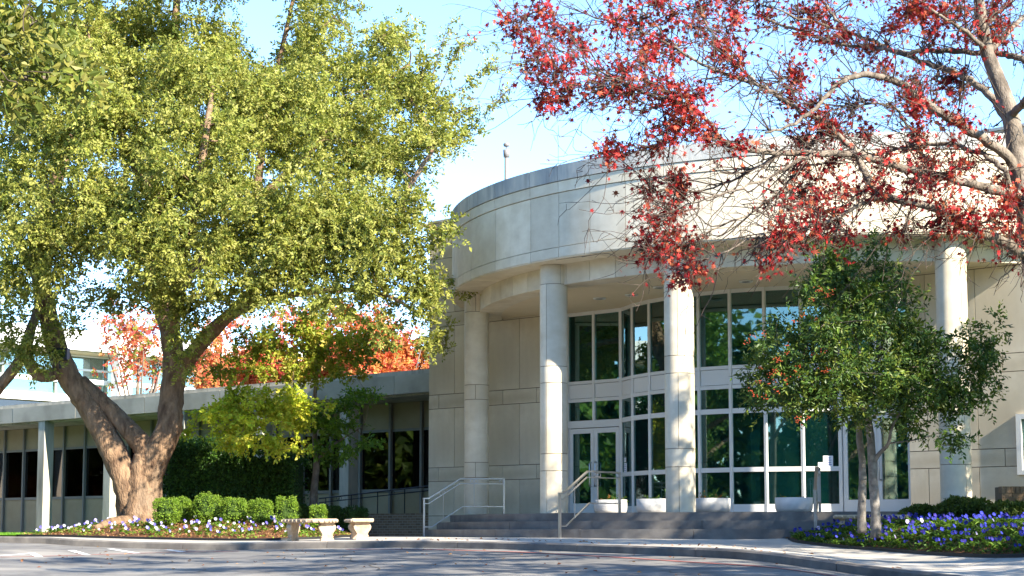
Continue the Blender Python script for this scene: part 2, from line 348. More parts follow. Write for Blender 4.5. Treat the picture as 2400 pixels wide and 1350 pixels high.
# drum: backing ring, panels in four bands
drum=arcp('drum',M['mortar'],bld,168.5,288.5,R-.5,R-.03,ZS+.01,ZT-.03,seg=60)
ja=[168.6,174.5,184.5,192,199.5,208.2,216.9,222.5,227.9,233.4,238.9,245.0,251.5,257.0,262.4,268.4,274.6,280.4,285,288.4]
gd=math.degrees(.008/R)
for a0,a1 in zip(ja[:-1],ja[1:]):
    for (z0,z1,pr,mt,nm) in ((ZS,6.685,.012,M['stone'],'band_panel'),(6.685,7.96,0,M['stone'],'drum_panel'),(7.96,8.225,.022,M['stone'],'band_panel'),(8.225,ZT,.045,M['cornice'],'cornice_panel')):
        arcp(nm,mt,drum,a0+gd,a1-gd,R-.12,R+pr,z0+.008,z1-.008,seg=8)
for a0,a1 in zip(ja[:-1:2],ja[2::2]): arcp('soffit_panel',M['stone'],drum,a0+gd,a1-gd,RB-.05,R-.01,ZS-.02,ZS+.006,seg=8)
arcp('drum_roof',M['mortar'],drum,168.5,288.5,.5,R-.45,ZT-.35,ZT-.3,seg=40)
# ring beam
beam=arcp('ring_beam',M['mortar'],bld,171,286,RB-.55,RB-.015,ZB+.01,ZS-.03,seg=50)
ba=np.arange(172.5,286,4.7)
for a0,a1 in zip(ba[:-1],ba[1:]): arcp('beam_panel',M['stone'],beam,a0+gd,a1-gd,RB-.1,RB,ZB,ZS-.022,seg=4)
for a0,a1 in zip(ba[:-1:2],ba[2::2]): arcp('beam_soffit_panel',M['stone'],beam,a0+gd,a1-gd,RB-.62,RB-.002,ZB-.012,ZB+.006,seg=6)
# ceiling inside the ring
th=np.radians(np.linspace(171,286,40)); V=[(C[0]+(RB-.5)*math.cos(t),C[1]+(RB-.5)*math.sin(t),ZB+.03) for t in th]; V=V+[tuple(np.array(v)+[0,0,.06]) for v in V]; n=40
ceil=add('ceiling',V,[tuple(range(n)),tuple(range(2*n-1,n-1,-1))]+[(i,i+1,n+i+1,n+i) for i in range(n-1)],M['plaster'],bld)
for x,y in ((1405,698),(1545,672),(1748,658),(1660,690),(1480,690)):
    d=ray(x,y); q=d*((ZB+.03-EYE)/d[2]); a=Acc(); a.lathe([(.11,-.03),(.16,-.035),(.17,-.004),(.10,-.004)],(q[0],q[1],ZB+.03),16); o=a.obj('downlight',M['white'],ceil,True)
    a=Acc(); a.lathe([(.0,-.012),(.115,-.012)],(q[0],q[1],ZB+.03),12); a.obj('lamp_recess',M['dark'],o)
# columns
def column(ang):
    cx,cy=C[0]+RC*math.cos(math.radians(ang)),C[1]+RC*math.sin(math.radians(ang)); r=.33
    a=Acc(); a.lathe([(r-.012,ZP-.1),(r-.012,ZS-.03)],(cx,cy,0),24); col=a.obj('column',M['mortar'],bld,True)
    off=ang+20
    for k,(z0,z1) in enumerate(((ZP-.02,1.545),(1.545,1.945),(1.945,3.61),(3.61,4.0),(4.0,5.95),(5.95,ZS-.022))):
        o=off+(0 if k%2==0 else 62)
        for j in range(3):
            b0,b1=np.radians(o+j*120+1.1),np.radians(o+(j+1)*120-1.1); th=np.linspace(b0,b1,11); V=[];Q=[]
            for t in th:
                for rr,z in ((r,z0+.007),(r,z1-.007),(r-.05,z1-.007),(r-.05,z0+.007)): V.append((cx+rr*math.cos(t),cy+rr*math.sin(t),z))
            for i in range(10):
                for q in range(1,4): Q.append((i*4+q,(i+1)*4+q,(i+1)*4+(q+1)%4,i*4+(q+1)%4))
            Q+= [(0,1,2,3),(43,42,41,40)]; nq=len(Q)
            for i in range(11): V+=[V[i*4],V[i*4+1]]
            for i in range(10): Q.append((44+i*2,46+i*2,47+i*2,45+i*2))
            ob=add('column_stone',V,Q,M['stone'],col)
            ob.data.polygons.foreach_set('use_smooth',np.arange(len(Q))>=nq)
for a in (184.1,217.1,239.0,274.5): column(a)
# ------------------------------------------------------------------ glass front
ROWS=[(.55,.78,'sill'),(.78,1.55,'pane'),(1.55,1.66,'bar'),(1.66,2.96,'pane'),(2.96,3.08,'bar'),(3.08,3.56,'pane'),(3.56,3.65,'bar'),(3.65,4.04,'panel'),(4.04,4.12,'bar'),(4.12,5.88,'pane'),(5.88,5.975,'bar')]
gf=pb('window_wall',M['white'],bld,-.05,.05,4.8,4.85,ZP,ZP+.05)
def lbox(A,Bv,d0,d1,z0,z1,t0=0,t1=1):
    A=np.asarray(A[:2]);Bv=np.asarray(Bv[:2]); e=Bv-A; ln=np.linalg.norm(e); e/=ln; nn=np.array([e[1],-e[0]])
    if nn@NN<0: nn=-nn
    p0,p1=A+e*t0,Bv-e*t1; q=[(*(p0+nn*d1),z0),(*(p1+nn*d1),z0),(*(p1+nn*d0),z0),(*(p0+nn*d0),z0)]
    return q+[(x,y,z1) for x,y,_ in q]
def lb(name,mt,parent,*a,**k): ac=Acc(); ac.box(lbox(*a,**k)); return ac.obj(name,mt,parent)
def facet(A,Bv,rows,m=.035):
    for z0,z1,kd in rows:
        if kd=='pane': lb('pane',M['glass'],gf,A,Bv,-.012,.0,z0,z1,t0=m,t1=m)
        elif kd=='panel':
            lb('spandrel_panel',M['white'],gf,A,Bv,-.012,.012,z0+.012,z1-.012,t0=m+.012,t1=m+.012)
        else: lb('transom' if kd=='bar' else 'base_rail',M['white'],gf,A,Bv,-.05,.034,z0,z1,t0=m,t1=m)
def mullion(p,z0=.55,z1=5.975,wd_=.07):
    a=Acc(); c=np.asarray(p[:2]); ax=T*wd_/2; ay=NN*.05
    q=[(*(c-ax+ay),z0),(*(c+ax+ay),z0),(*(c+ax-ay),z0),(*(c-ax-ay),z0)]; a.box(q+[(x,y,z1) for x,y,_ in q]); a.obj('mullion',M['white'],gf)
SC0,SR,SW=-.1,5.35,.75; half=37.4
nodes=[]
for k in range(9):
    t=math.radians(-half+k*half/4); nodes.append(B(SC0+SR*math.sin(t),SW+SR*math.cos(t),0))
for k in range(8): facet(nodes[k],nodes[k+1],ROWS)
for p in nodes: mullion(p)
DW=5.0
def door(s0,s1,hs,parent=gf):
    d=pb('door',M['white'],bld,s0,s1,DW-.03,DW+.03,ZP+.02,ZP+.32)
    for q in ((s0,s0+.11,ZP+.32,2.72),(s1-.11,s1,ZP+.32,2.72)): pb('stile',M['white'],d,q[0],q[1],DW-.03,DW+.03,q[2],q[3])
    pb('top_rail',M['white'],d,s0,s1,DW-.03,DW+.03,2.72,2.85)
    pb('pane',M['glass'],d,s0+.11,s1-.11,DW-.008,DW+.004,ZP+.32,2.72)
    a=Acc(); z0,z1=1.32,1.95; a.tube([B(hs,DW+.03,z0),B(hs,DW+.11,z0),B(hs,DW+.12,z0+.04),B(hs,DW+.12,z1-.04),B(hs,DW+.11,z1),B(hs,DW+.03,z1)],.016,8); a.obj('handle',M['steel'],d,True)
for lo,hi in ((-5.17,-3.37),(3.17,5.08)):
    mid=(lo+hi)/2
    door(lo+.06,mid-.005,mid-.09); door(mid+.005,hi-.06,mid+.09)
    pb('transom',M['white'],gf,lo+.035,hi-.035,DW-.05,DW+.04,2.87,3.06)
    for a,b in ((lo,mid),(mid,hi)): facet(B(a,DW,0),B(b,DW,0),ROWS[5:])
    for s in (lo,hi): mullion(B(s,DW,0))
    mullion(B(mid,DW,0),z0=3.06)
pb('door_jamb',M['stone'],bld,-5.25,-5.205,4.9,WL-.03,ZP,ZB); pb('door_jamb',M['stone'],bld,5.125,5.17,4.9,WL-.03,ZP,ZB)
# window at the far right of the wall
wn=pb('window',M['white'],bld,7.72,9.2,WL+.005,WL+.07,1.35,1.45)
for q in ((7.72,7.84,1.45,2.55),(9.08,9.2,1.45,2.55),(7.72,9.2,2.55,2.66)): pb('window_frame',M['white'],wn,q[0],q[1],WL+.005,WL+.07,q[2],q[3])
pb('pane',M['glass'],wn,7.84,9.08,WL+.01,WL+.02,1.45,2.55)
# ------------------------------------------------------------------ platform and steps
stp=empty('entrance_steps',(*B(0,9,0)[:2],0),'three curved grey concrete steps rising to the entrance platform','steps')
def disc(rr,a0,a1,z0,z1,seg,wmin=None):
    th=np.radians(np.linspace(a0,a1,seg+1)); V=[(C[0]+rr*math.cos(t),C[1]+rr*math.sin(t)) for t in th]; V.append(tuple(C)); n=len(V)
    return [(x,y,z0) for x,y in V]+[(x,y,z1) for x,y in V], [tuple(range(n))[::-1],tuple(range(n,2*n))]+[(i,(i+1)%n,n+(i+1)%n,n+i) for i in range(n)]
V,Q=disc(10.35,170,287,-.3,ZP,70); add('platform',V,Q,M['concrete'],stp)
rz=ZP/3
for k,rr in ((2,10.7),(1,11.05)):
    cuts=np.linspace(171.5,258.6,7)+random.uniform(-.5,.5)
    for a0,a1 in zip(cuts[:-1],cuts[1:]): arcp('step',M['concrete'],stp,a0+.03,a1-.03,10.3,rr,-.25,rz*k,seg=10)
arcp('cheek_wall',M['concrete'],stp,258.65,262,10.3,10.8,-.3,rz*2,seg=4)
# ------------------------------------------------------------------ handrails
def handrail(ang,label,r1=11.2,r0=9.1,rk=10.25):
    t=math.radians(ang); e=np.array([math.cos(t),math.sin(t)])
    q=lambda r,z: np.array([C[0]+e[0]*r,C[1]+e[1]*r,z])
    base=q(r1,0); h=empty('handrail',tuple(base),label,'handrail','steel handrails on the entrance steps')
    bar=np.array([-e[1],e[0]])*.028
    def flat(name,pts,hh=.02,ww=1.0):
        a=Acc()
        for A,Bq in zip(pts[:-1],pts[1:]):
            w3=np.array([*bar,0])*ww; up=np.array([0,0,hh])
            a.box([A-w3-up,A+w3-up,Bq+w3-up,Bq-w3-up,A-w3+up,A+w3+up,Bq+w3+up,Bq-w3+up])
        return a.obj(name,M['steel'],h)
    zt,zb=ZP+.93,.97
    flat('top_rail',[q(r1+.03,zb),q(r1-.12,zb),q(rk,zt),q(r0,zt)],.018,1.2)
    flat('mid_rail',[q(r1,zb-.13),q(r1-.12,zb-.13),q(rk+.02,zt-.13),q(r0,zt-.13)],.011,.8)
    flat('bottom_rail',[q(r1,.25),q(r1-.2,.25),q(rk-.06,ZP+.22),q(r0,ZP+.22)],.013,.7)
    for r,z0,z1 in ((r1,-.08,zb-.01),(r0+.02,ZP-.03,zt-.01)):
        a=Acc(); A=q(r,0)[:2]; u=e*.022; v=bar*1.0
        pts=[A-u-v,A+u-v,A+u+v,A-u+v]; a.box([(*p,z0) for p in pts]+[(*p,z1) for p in pts]); a.obj('post',M['steel'],h)
    for r in (rk+.45,rk-.35):
        zlo=(ZP+.22 if r<rk else ZP+.22-(r-rk+.06)/(r1-.2-rk+.06)*(ZP+.22-.25)); zhi=(zt-.13 if r<rk else zt-.13-(r-rk)/(r1-.12-rk)*(zt-zb))
        a=Acc(); a.tube([q(r,zlo),q(r,zhi)],.012,6); a.obj('baluster',M['steel'],h)
        for s in (-.055,.055):
            zc=zhi+.062- (0 if r<rk else s/(r1-.12-rk)*(zt-zb)); ring=[q(r+s+.046*math.cos(u),zc+.046*math.sin(u)) for u in np.linspace(0,2*math.pi,15)]
            a=Acc(); a.tube(ring,.008,5,cap=False); a.obj('ring',M['steel'],h)
    a=Acc(); a.tube([q(r0+.09+.046*math.cos(u),zt-.066+.046*math.sin(u)) for u in np.linspace(0,2*math.pi,15)],.008,5,cap=False); a.obj('ring',M['steel'],h)
handrail(192.5,'steel handrail with ring ornaments in front of the plain wall and leftmost column')
handrail(227,'steel handrail with ring ornaments before the glass doors mid steps')
handrail(257.2,'steel handrail at the step end beside the blue flower bed')
# ------------------------------------------------------------------ planters and notices
def leafquads(P0,D,Nm,Ln,Wd,fold=.15,bend=.15):
    n=len(P0); D=D/(np.linalg.norm(D,axis=1)[:,None]+1e-9); S=np.cross(D,Nm); S/=np.linalg.norm(S,axis=1)[:,None]+1e-9; U=np.cross(S,D)
    Ln=np.broadcast_to(Ln,(n,))[:,None]; Wd=np.broadcast_to(Wd,(n,))[:,None]
    V=np.stack([P0,P0+D*Ln*.45+S*Wd*.5+U*Wd*fold,P0+D*Ln-U*Ln*bend,P0+D*Ln*.45-S*Wd*.5+U*Wd*fold],1).reshape(-1,3)
    return V,np.arange(n*4).reshape(n,4)
def rdir(n,rng=RNG): v=rng.randn(n,3); return v/np.linalg.norm(v,axis=1)[:,None]
def pal(cols,n,jit=.12,rng=RNG):
    c=np.array(cols)[rng.randint(len(cols),size=n)]; return np.clip(c*(1+jit*rng.randn(n,1)),0.003,1)
def ball_leaves(cs,rs,cnt,Ln,Wd,cols,shell=.5,up=.5,droop=.25,rng=RNG,clumpjit=.12,ljit=.14):
    """leaf clumps; cs (m,3), rs (m,) or (m,3)"""
    cs=np.asarray(cs,float); m=len(cs); rs=np.asarray(rs,float); rs=rs[:,None]*np.ones(3) if rs.ndim==1 else rs
    K=8; cnt=np.maximum(1,np.broadcast_to(cnt,(m,)).astype(int)//K); idx=np.repeat(np.arange(m),cnt); ns=len(idx)
    o=rdir(ns,rng); rad=rng.rand(ns)**shell; p=cs[idx]+o*rs[idx]*rad[:,None]*.92
    sdr=o*.7+.6*rng.randn(ns,3)-np.array([0,0,droop]); sdr/=np.linalg.norm(sdr,axis=1)[:,None]; sl=Ln*rng.uniform(1.8,3.4,ns)
    snm=o*.55+np.array([0,0,up])+.55*rng.randn(ns,3); snm-=sdr*np.sum(snm*sdr,1)[:,None]; snm/=np.linalg.norm(snm,axis=1)[:,None]+1e-9
    side=np.cross(sdr,snm); k=np.arange(K); sg=np.where(k%2==0,1.,-1.); sg[-1]=0
    lp=p[:,None]+sdr[:,None]*(sl[:,None]*(k/K))[:,:,None]
    ld=sdr[:,None]*.65+side[:,None]*sg[None,:,None]*.8+.35*rng.randn(ns,K,3); ln_=snm[:,None]+.4*rng.randn(ns,K,3)
    n=ns*K; lp=lp.reshape(n,3); ld=ld.reshape(n,3); ln_=ln_.reshape(n,3)
    s=np.clip(.95+.28*rng.randn(n),.45,1.6); V,Q=leafquads(lp,ld,ln_,Ln*s,Wd*s)
    cj=1+clumpjit*rng.randn(m); hue=rng.randint(len(cols),size=ns)
    pick=np.where(rng.rand(n)<.65,np.repeat(hue,K),rng.randint(len(cols),size=n)); c=np.array(cols)[pick]*np.repeat(cj[idx]*(1+.10*rng.randn(ns)),K)[:,None]*(1+ljit*.7*rng.randn(n,1))
    return V,Q,np.repeat(np.clip(c,.003,1),4,axis=0)
def merge(lst):
    V=[];Q=[];Cc=[];n=0
    for v,q,c in lst: V.append(v);Q.append(q+n);Cc.append(c);n+=len(v)
    return np.concatenate(V),np.concatenate(Q),np.concatenate(Cc)
def leafobj(name,vqc,mt,parent): v,q,c=vqc; return add(name,v,[q],mt,parent,col=c)
DG=[(.03,.075,.012),(.05,.11,.018),(.075,.14,.02)]
pl=[(1431,41.2,.40,'behind the middle handrail'),(1534,40.0,.42,'half hidden behind a column, beside the dragged hose reflection'),(1669,39.2,.42,'standing just beyond a column with dappled sun'),(1861,38.4,.42,'alone by the wide glass panes near the notices')]
PLL=['low round concrete planter behind the middle handrail','low round concrete planter partly hidden behind the sunlit column','low round concrete planter close to the right of the sunlit column','low round concrete planter alone in front of the wide glass panes']
for (px,Y,r,_),lab in zip(pl,PLL):
    c=P(px,1200,Y); c[2]=ZP+.002; e=empty('planter',tuple(c),lab,'planter','round planters by the glass front')
    a=Acc(); a.lathe([(.0,0),(r*.8,0),(r*.93,.03),(r*.985,.09),(r,.16),(r,.335),(r*.93,.335),(r*.92,.27),(0,.27)],c,32); a.obj('bowl',M['planter'],e,True)
    n=14; cs=c+np.c_[RNG.uniform(-r*.6,r*.6,n),RNG.uniform(-r*.6,r*.6,n),.28+.06*RNG.rand(n)]
    leafobj('foliage',ball_leaves(cs,np.full(n,.08),22,.06,.03,DG+[(.16,.08,.02)],1.),M['leaf'],e)
def notice(px,py,w,h,pos_nodes,label,n=5):
    A,Bv=pos_nodes; A=np.array(A[:2]);Bv=np.array(Bv[:2]); e=(Bv-A)/np.linalg.norm(Bv-A); nn=np.array([e[1],-e[0]]); nn=nn if nn@NN>0 else -nn
    d=ray(px,py); t=((A+nn*.006)@nn)/(d[:2]@nn); q=d*t; q[2]+=EYE
    org=empty('notice',tuple(q),label,'notice'); 
    def pl_(name,x0,x1,z0,z1,off,mt):
        a=Acc(); c=q[:2]; pts=[c+e*x0+nn*off,c+e*x1+nn*off,c+e*x1+nn*(off-.002),c+e*x0+nn*(off-.002)]; a.box([(*p,q[2]+z0) for p in pts]+[(*p,q[2]+z1) for p in pts]); return a.obj(name,mt,org)
    pl_('sheet',-w/2,w/2,-h/2,h/2,.002,M['paper'])
    for k in range(n):
        z=h/2-(k+1)*h/(n+1); s=random.uniform(.25,.42)*w; pl_('text_line',-w*.4,s,z-h*.022,z+h*.022,.004,M['ink'])
notice(1941,1086,.23,.36,(nodes[7],nodes[8]),'white printed notice taped to the glass beside the right doors',6)
notice(1924,1091,.13,.15,(nodes[7],nodes[8]),'small white card taped to the glass next to a larger notice',1)
notice(1466,1098,.20,.28,(nodes[0],nodes[1]),'narrow white opening hours notice on the angled pane by the left doors',5)
notice(1465,1078,.16,.12,(nodes[0],nodes[1]),'small white pictogram sign above the opening hours notice',1)
# roof mast
M['mastgrey']=mat('mast_grey',(.20,.19,.19),.6,.3); mp=P(1187,415,49.5); mst=empty('roof_mast',(mp[0],mp[1],8.2),'thin white mast with lamp heads standing on the drum roof','mast')
a=Acc(); a.tube([(mp[0],mp[1],8.0),(mp[0],mp[1],11.2)],.06,8); a.obj('pole',M['mastgrey'],mst,True)
a=Acc(); a.lathe([(.0,11.08),(.09,11.08),(.10,11.30),(.0,11.32)],(mp[0],mp[1],0),10); a.obj('lamp_housing',M['mastgrey'],mst,True)
a=Acc(); a.tube([(mp[0],mp[1],11.3),(mp[0],mp[1],11.4)],.02,6); a.lathe([(.0,11.38),(.075,11.40),(.10,11.45),(.075,11.50),(0,11.52)],(mp[0],mp[1],0),10); a.obj('lamp_head',M['mastgrey'],mst,True)
# ------------------------------------------------------------------ office wing
WW=3.1
wing=empty('office_wing',(*B(-20,2,0)[:2],0),'low flat roofed office wing with concrete fascia, slim columns and dark windows','building')
fas=pb('fascia',M['mortar'],wing,-52,-9.9,-5,WW-.03,4.37,4.93)
k=-52.
while k<-9.95: piece('fascia_panel',M['wingwhite'],fas,k+.012,min(k+4.25,-9.9)-.012,WW-.2,WW+random.uniform(-.004,.004),4.36,4.94); k+=4.25
pb('roof_edge',M['wingwhite'],fas,-52,-9.9,-5,WW-.12,4.945,5.08)
pb('wing_soffit',M['wingwhite'],wing,-52,-9.9,-5,WW-.21,4.30,4.365)
ww=pb('wing_wall',M['beige'],wing,-52,-9.9,-5.2,-4.9,-.3,4.3)
WG=WW-1.9
win=pb('window_band',M['mull'],wing,-52,-9.9,WG-.06,WG+.02,1.40,1.5)
pb('dado',M['beige'],wing,-52,-9.9,WG-.06,WG-.02,-.2,1.395)
pb('header',M['beige'],wing,-52,-9.9,WG-.06,WG-.02,3.45,4.29)
pb('head_rail',M['mull'],win,-52,-9.9,WG-.05,WG+.02,3.36,3.445)
pb('office_floor',M['dark'],wing,-52,-9.9,-4.8,WG-.1,0,.2); 
s=-51.2; kk=0
while s<-10:
    pb('mullion',M['mull'],win,s-.045,s+.045,WG-.015,WG+.09,-.1,4.28)
    pb('pane',M['wingglass'],win,s+.05,min(s+1.37,-10)-.0,WG-.03,WG-.02,1.5,3.36)
    if kk%3==1: pb('curtain',M['plaster'],win,s+.08,s+.36,WG-.14,WG-.10,1.5,3.34)
    if kk%2==0: pb('window_shelf',M['plaster'],win,s+.06,s+1.3,WG-.35,WG-.12,1.93,1.97)
    if kk%5!=2: pb('blind_rail',M['plaster'],win,s+.06,s+1.3,WG-.2,WG-.12,2.48+.2*(kk%2),2.52+.2*(kk%2))
    s+=1.4167; kk+=1
for s in (-16.04,-20.25,-24.45,-28.75,-33.05,-37.3,-41.6,-45.9,-11.85): pb('wing_column',M['wingwhite'],wing,s-.21,s+.21,WW-.47,WW-.05,-.3,4.36)
# ramp, brick wall and rail between wing and block
rw=pb('ramp_wall',M['brickwall'],None,-15.4,-9.0,4.55,4.78,-.2,.62) if 0 else None
rmp=empty('ramp',(*B(-12,4,0)[:2],0),'concrete access ramp behind a low brick wall beside the stone block','ramp')
a=Acc(); b=bbox(-16,-9.5,3.2,4.5,-.2,.15); b[5]=B(-9.5,4.5,.55); b[6]=B(-9.5,3.2,.55); b[4]=B(-16,4.5,.05); b[7]=B(-16,3.2,.05); a.box(b); a.obj('ramp_slab',M['concrete'],rmp)
a=Acc(); a.box(bbox(-14.6,-9.6,4.52,4.75,-.2,.66)); o=a.obj('brick_wall',M['brickwall'],rmp)
o.data.transform(Matrix.Rotation(PHI,4,'Z')); o.rotation_euler=(0,0,-PHI)
rr=empty('ramp_rail',(*B(-12,4.4,.3)[:2],.3),'dark sloping ramp rail with ring ornaments in front of office windows','handrail')
a=Acc(); a.tube([B(-15.8,4.3,1.15),B(-9.6,4.3,1.55)],.022,6); a.obj('top_rail',M['black'],rr)
a=Acc(); a.tube([B(-15.8,4.3,1.02),B(-9.6,4.3,1.42)],.016,6); a.obj('mid_rail',M['black'],rr)
for s in np.arange(-15.5,-9.6,1.15): a=Acc(); z=1.15+(s+15.8)/6.2*.4; a.tube([B(s,4.3,z-1.1),B(s,4.3,z)],.018,6); a.obj('post',M['black'],rr)
for s in np.arange(-14.9,-9.7,2.3):
    for ds in (-.06,.06):
        z=1.085+(s+15.8)/6.2*.4; a=Acc(); a.tube([B(s+ds+.05*math.cos(u),4.3,z+.05*math.sin(u)) for u in np.linspace(0,6.283,13)],.008,5,cap=False); a.obj('ring',M['black'],rr)
# ------------------------------------------------------------------ far white building
E2=np.array([.662,.749]); T2=np.array([.749,-.662]); B0=P(133,777,85)[:2]
def F2(q,w,z): p=B0+E2*q+T2*w; return np.array([p[0],p[1],z])
def fb(name,mt,parent,q0,q1,w0,w1,z0,z1):
    a=Acc(); a.box([F2(q0,w1,z0),F2(q1,w1,z0),F2(q1,w0,z0),F2(q0,w0,z0),F2(q0,w1,z1),F2(q1,w1,z1),F2(q1,w0,z1),F2(q0,w0,z1)]); return a.obj(name,mt,parent)
M['pure']=noisy('white_stucco',(.74,.73,.70),(.80,.79,.76),2,.85,.05,40); M['blind']=mat('pale_green_blind',(.62,.72,.66),.8,.2); M['tan']=mat('tan_ceiling',(.5,.42,.28),.8,.2)
wb=empty('white_building',tuple(F2(0,-5,0)),'bright white two storey block with glazed walls beyond the office wing','building')
fb('roof_fascia',M['pure'],wb,-30,26,-14,1.6,9.05,10.05); fb('roof_soffit',M['tan'],wb,-30,26,-13,1.4,8.98,9.04)
fb('back_wall',M['tan'],wb,-30,26,-6,-5.8,0,9)
fb('floor_slab',M['pure'],wb,-30,26,-6,.25,6.55,6.95); fb('lower_glass',M['wingglass'],wb,-30,26,-.1,-.05,.2,6.5)
wd2=fb('window_wall',M['pure'],wb,-30,26,-.05,.18,7.55,7.78)
fb('transom',M['pure'],wd2,-30,26,-.03,.1,8.2,8.3); fb('transom',M['pure'],wd2,-30,26,-.03,.1,8.9,8.97)
q=-30.
while q<26:
    fb('mullion',M['mull'],wd2,q-.06,q+.06,-.02,.06,6.95,8.98)
    fb('pane',M['pale'],wd2,q+.06,q+2.94,-.06,-.04,6.95,7.55); fb('pane',M['pale'],wd2,q+.06,q+2.94,-.06,-.04,7.78,8.95)
    fb('blind',M['blind'],wd2,q+.08,q+2.9,-.5,-.45,6.95,8.0+random.choice([0,.3,.9])); q+=3
for q in (-24,-15,-6.0,3.1,12.2,21): fb('column',M['pure'],wb,q-.42,q+.42,.9,1.5,-.2,9.04)
# ------------------------------------------------------------------ flower beds
BE=[(-16,1244,0),]  
LB=[P(40,1248,43.6),P(170,1251.5,42.6),P(312,1255.5,41.5),P(430,1260,40.6),P(520,1263,40.0),P(610,1264,39.5),P(690,1262,39.6),P(780,1256,40.5),P(822,1250,42.5)]
LBc=catmull(LB,8); lbx,lby=LBc[:,0],LBc[:,1]
def zbedL(x,y):
    f0=np.interp(x,lbx,lby); d=np.maximum(y-f0,0); edge=np.minimum(np.maximum(x-lbx[0],0),np.maximum(lbx[-1]-x,0)); 
    return zside(x,y)+.02+.46*(1-np.exp(-d/3.2))*sstep(0,2.0,edge)*(1-sstep(8,13,d))
gridmesh('flower_bed',np.linspace(lbx[0],lbx[-1],70),lambda x:np.interp(x,lbx,lby)+np.linspace(0,13.5,34)**1.0,lambda x,y:float(zbedL(x,y)),M['soil'],34)
RBp=[P(1848,1262,35.0),P(1870,1270,33.6),P(1960,1280,31.6),P(2060,1291,30),P(2200,1308,27.9),P(2400,1334,25.8),np.array([9.6,23,-.5]),np.array([11.5,20,-.6])]
RBc=catmull(RBp,8); rbx,rby=RBc[:,0],RBc[:,1]
def zbedR(x,y):
    f0=np.interp(x,rbx,rby); d=np.maximum(y-f0,0); edge=np.maximum(x-rbx[0],0)
    return zside(x,y)+.02+.22*(1-np.exp(-d/1.5))*sstep(0,1.2,edge)
gridmesh('flower_bed',np.linspace(rbx[0],rbx[-1],60),lambda x:np.interp(x,rbx,rby)+np.linspace(0,1,30)*max(0.5,min(12,37-np.interp(x,rbx,rby))),lambda x,y:float(zbedR(x,y)),M['soil'],30)
def edging(name,pts,zf,label):
    a=Acc(); p=pts[:,:2]; t=np.gradient(p,axis=0); t/=np.linalg.norm(t,axis=1)[:,None]; n=np.c_[-t[:,1],t[:,0]]*.012
    V=[];k=len(p)
    for s,z in ((-1,-.05),(1,-.05),(1,.05),(-1,.05)):
        V+=[(x,y,float(zside(x,y))+z) for x,y in p+n*s]
    Q=[(b*k+i,b*k+i+1,((b+1)%4)*k+i+1,((b+1)%4)*k+i) for b in range(4) for i in range(k-1)]
    tag(add(name,V,Q,M['edging']),label,'edging')
edging('bed_edging',LBc-[0,.02,0],zside,'black metal edging along the oak tree flower bed')
edging('bed_edging',RBc-[0,.02,0],zside,'black metal edging along the blue flower bed')
# lawn beyond the oak bed
lw=gridmesh('lawn',np.linspace(-40,lbx[0]+6,40),lambda x:np.linspace(yk(x)+2.0 if x<lbx[0] else 46.5,66,26),lambda x,y:float(zside(x,y))+.03,M['lawn'],26)
n=30000; gxs=RNG.uniform(-17,lbx[0]+4,n); gys=np.array([RNG.uniform(yk(x)+2.05 if x<lbx[0] else 47,60) for x in gxs]); gz=np.array([float(zside(x,y)) for x,y in zip(gxs,gys)])+.03
D=np.c_[RNG.randn(n,2)*.3,np.ones(n)]; v,qq=leafquads(np.c_[gxs,gys,gz],D,rdir(n)+[0,-.5,0],.05+.05*RNG.rand(n),.012)
o=add('grass',v,[qq],M['leaf'],col=np.repeat(pal([(.10,.24,.02),(.16,.32,.03)],n),4,axis=0)); tag(o,'short mown grass beside the oak bed','grass',kind='stuff')
# ------------------------------------------------------------------ trees
class Tree:
    def __init__(s,name,loc,label,group=None,cat='tree'):
        s.e=empty(name,tuple(loc),label,cat,group); s.wood=Acc(); s.nodes=[]; s.twig=Acc()
    def limb(s,pts,r0,r1,sides=10,k=5,wob=.03,jit=0,thin=False,pw=1.0):
        p=catmull(pts,k); n=len(p)
        if jit: p[1:-1]+=jit*RNG.randn(n-2,3)
        r=r1+(r0-r1)*(1-np.linspace(0,1,n))**pw
        (s.twig if thin else s.wood).tube(p,r,sides,wob=wob); s.nodes.append(np.c_[p,r]); return p
    def allnodes(s): return np.concatenate(s.nodes)
    def reach(s,c,r=.05,sides=5,sag=.1,maxr=None,thin=True,register=True):
        nd=s.allnodes(); d=np.linalg.norm(nd[:,:3]-c,axis=1)+np.maximum(nd[:,2]-c[2],0)*.6; i=np.argmin(d); a=nd[i]
        L_=np.linalg.norm(a[:3]-c); rr=min(a[3]*.75,r*(.5+.3*L_)); 
        m1=a[:3]+(c-a[:3])*.35+np.r_[RNG.randn(2)*.07*L_,sag*L_]; m2=a[:3]+(c-a[:3])*.7+np.r_[RNG.randn(2)*.06*L_,sag*.8*L_]
        p=catmull([a[:3],m1,m2,c],3); rad=np.linspace(rr,max(.006,rr*.25),len(p)); s.twig.tube(p,rad,sides,cap=False)
        if register: s.nodes.append(np.c_[p[2:],rad[2:]])
        return p
    def done(s,bark,twigmat,vqc,lm,crown='crown'):
        s.wood.obj('trunk',bark,s.e,True)
        if s.twig.n: tag(s.twig.obj('branches',twigmat,s.e,True),kind='stuff')
        if vqc is not None: return tag(leafobj(crown,vqc,lm,s.e),kind='stuff')
def lobes_to_clumps(lobes,cr,dens,rng):
    """lobes: (px,py,rx,ry,Y,dr) -> clump centres in space; cr px radius for density"""
    out=[]
    for cx,cy,rx,ry,Y,dr in lobes:
        n=max(1,int(dens*rx*ry/(cr*cr)))
        o=rdir(n,rng)*(rng.rand(n)**.45)[:,None]
        for k in range(n): out.append(P(cx+o[k,0]*rx,cy+o[k,2]*ry,Y+o[k,1]*dr))
    return np.array(out)
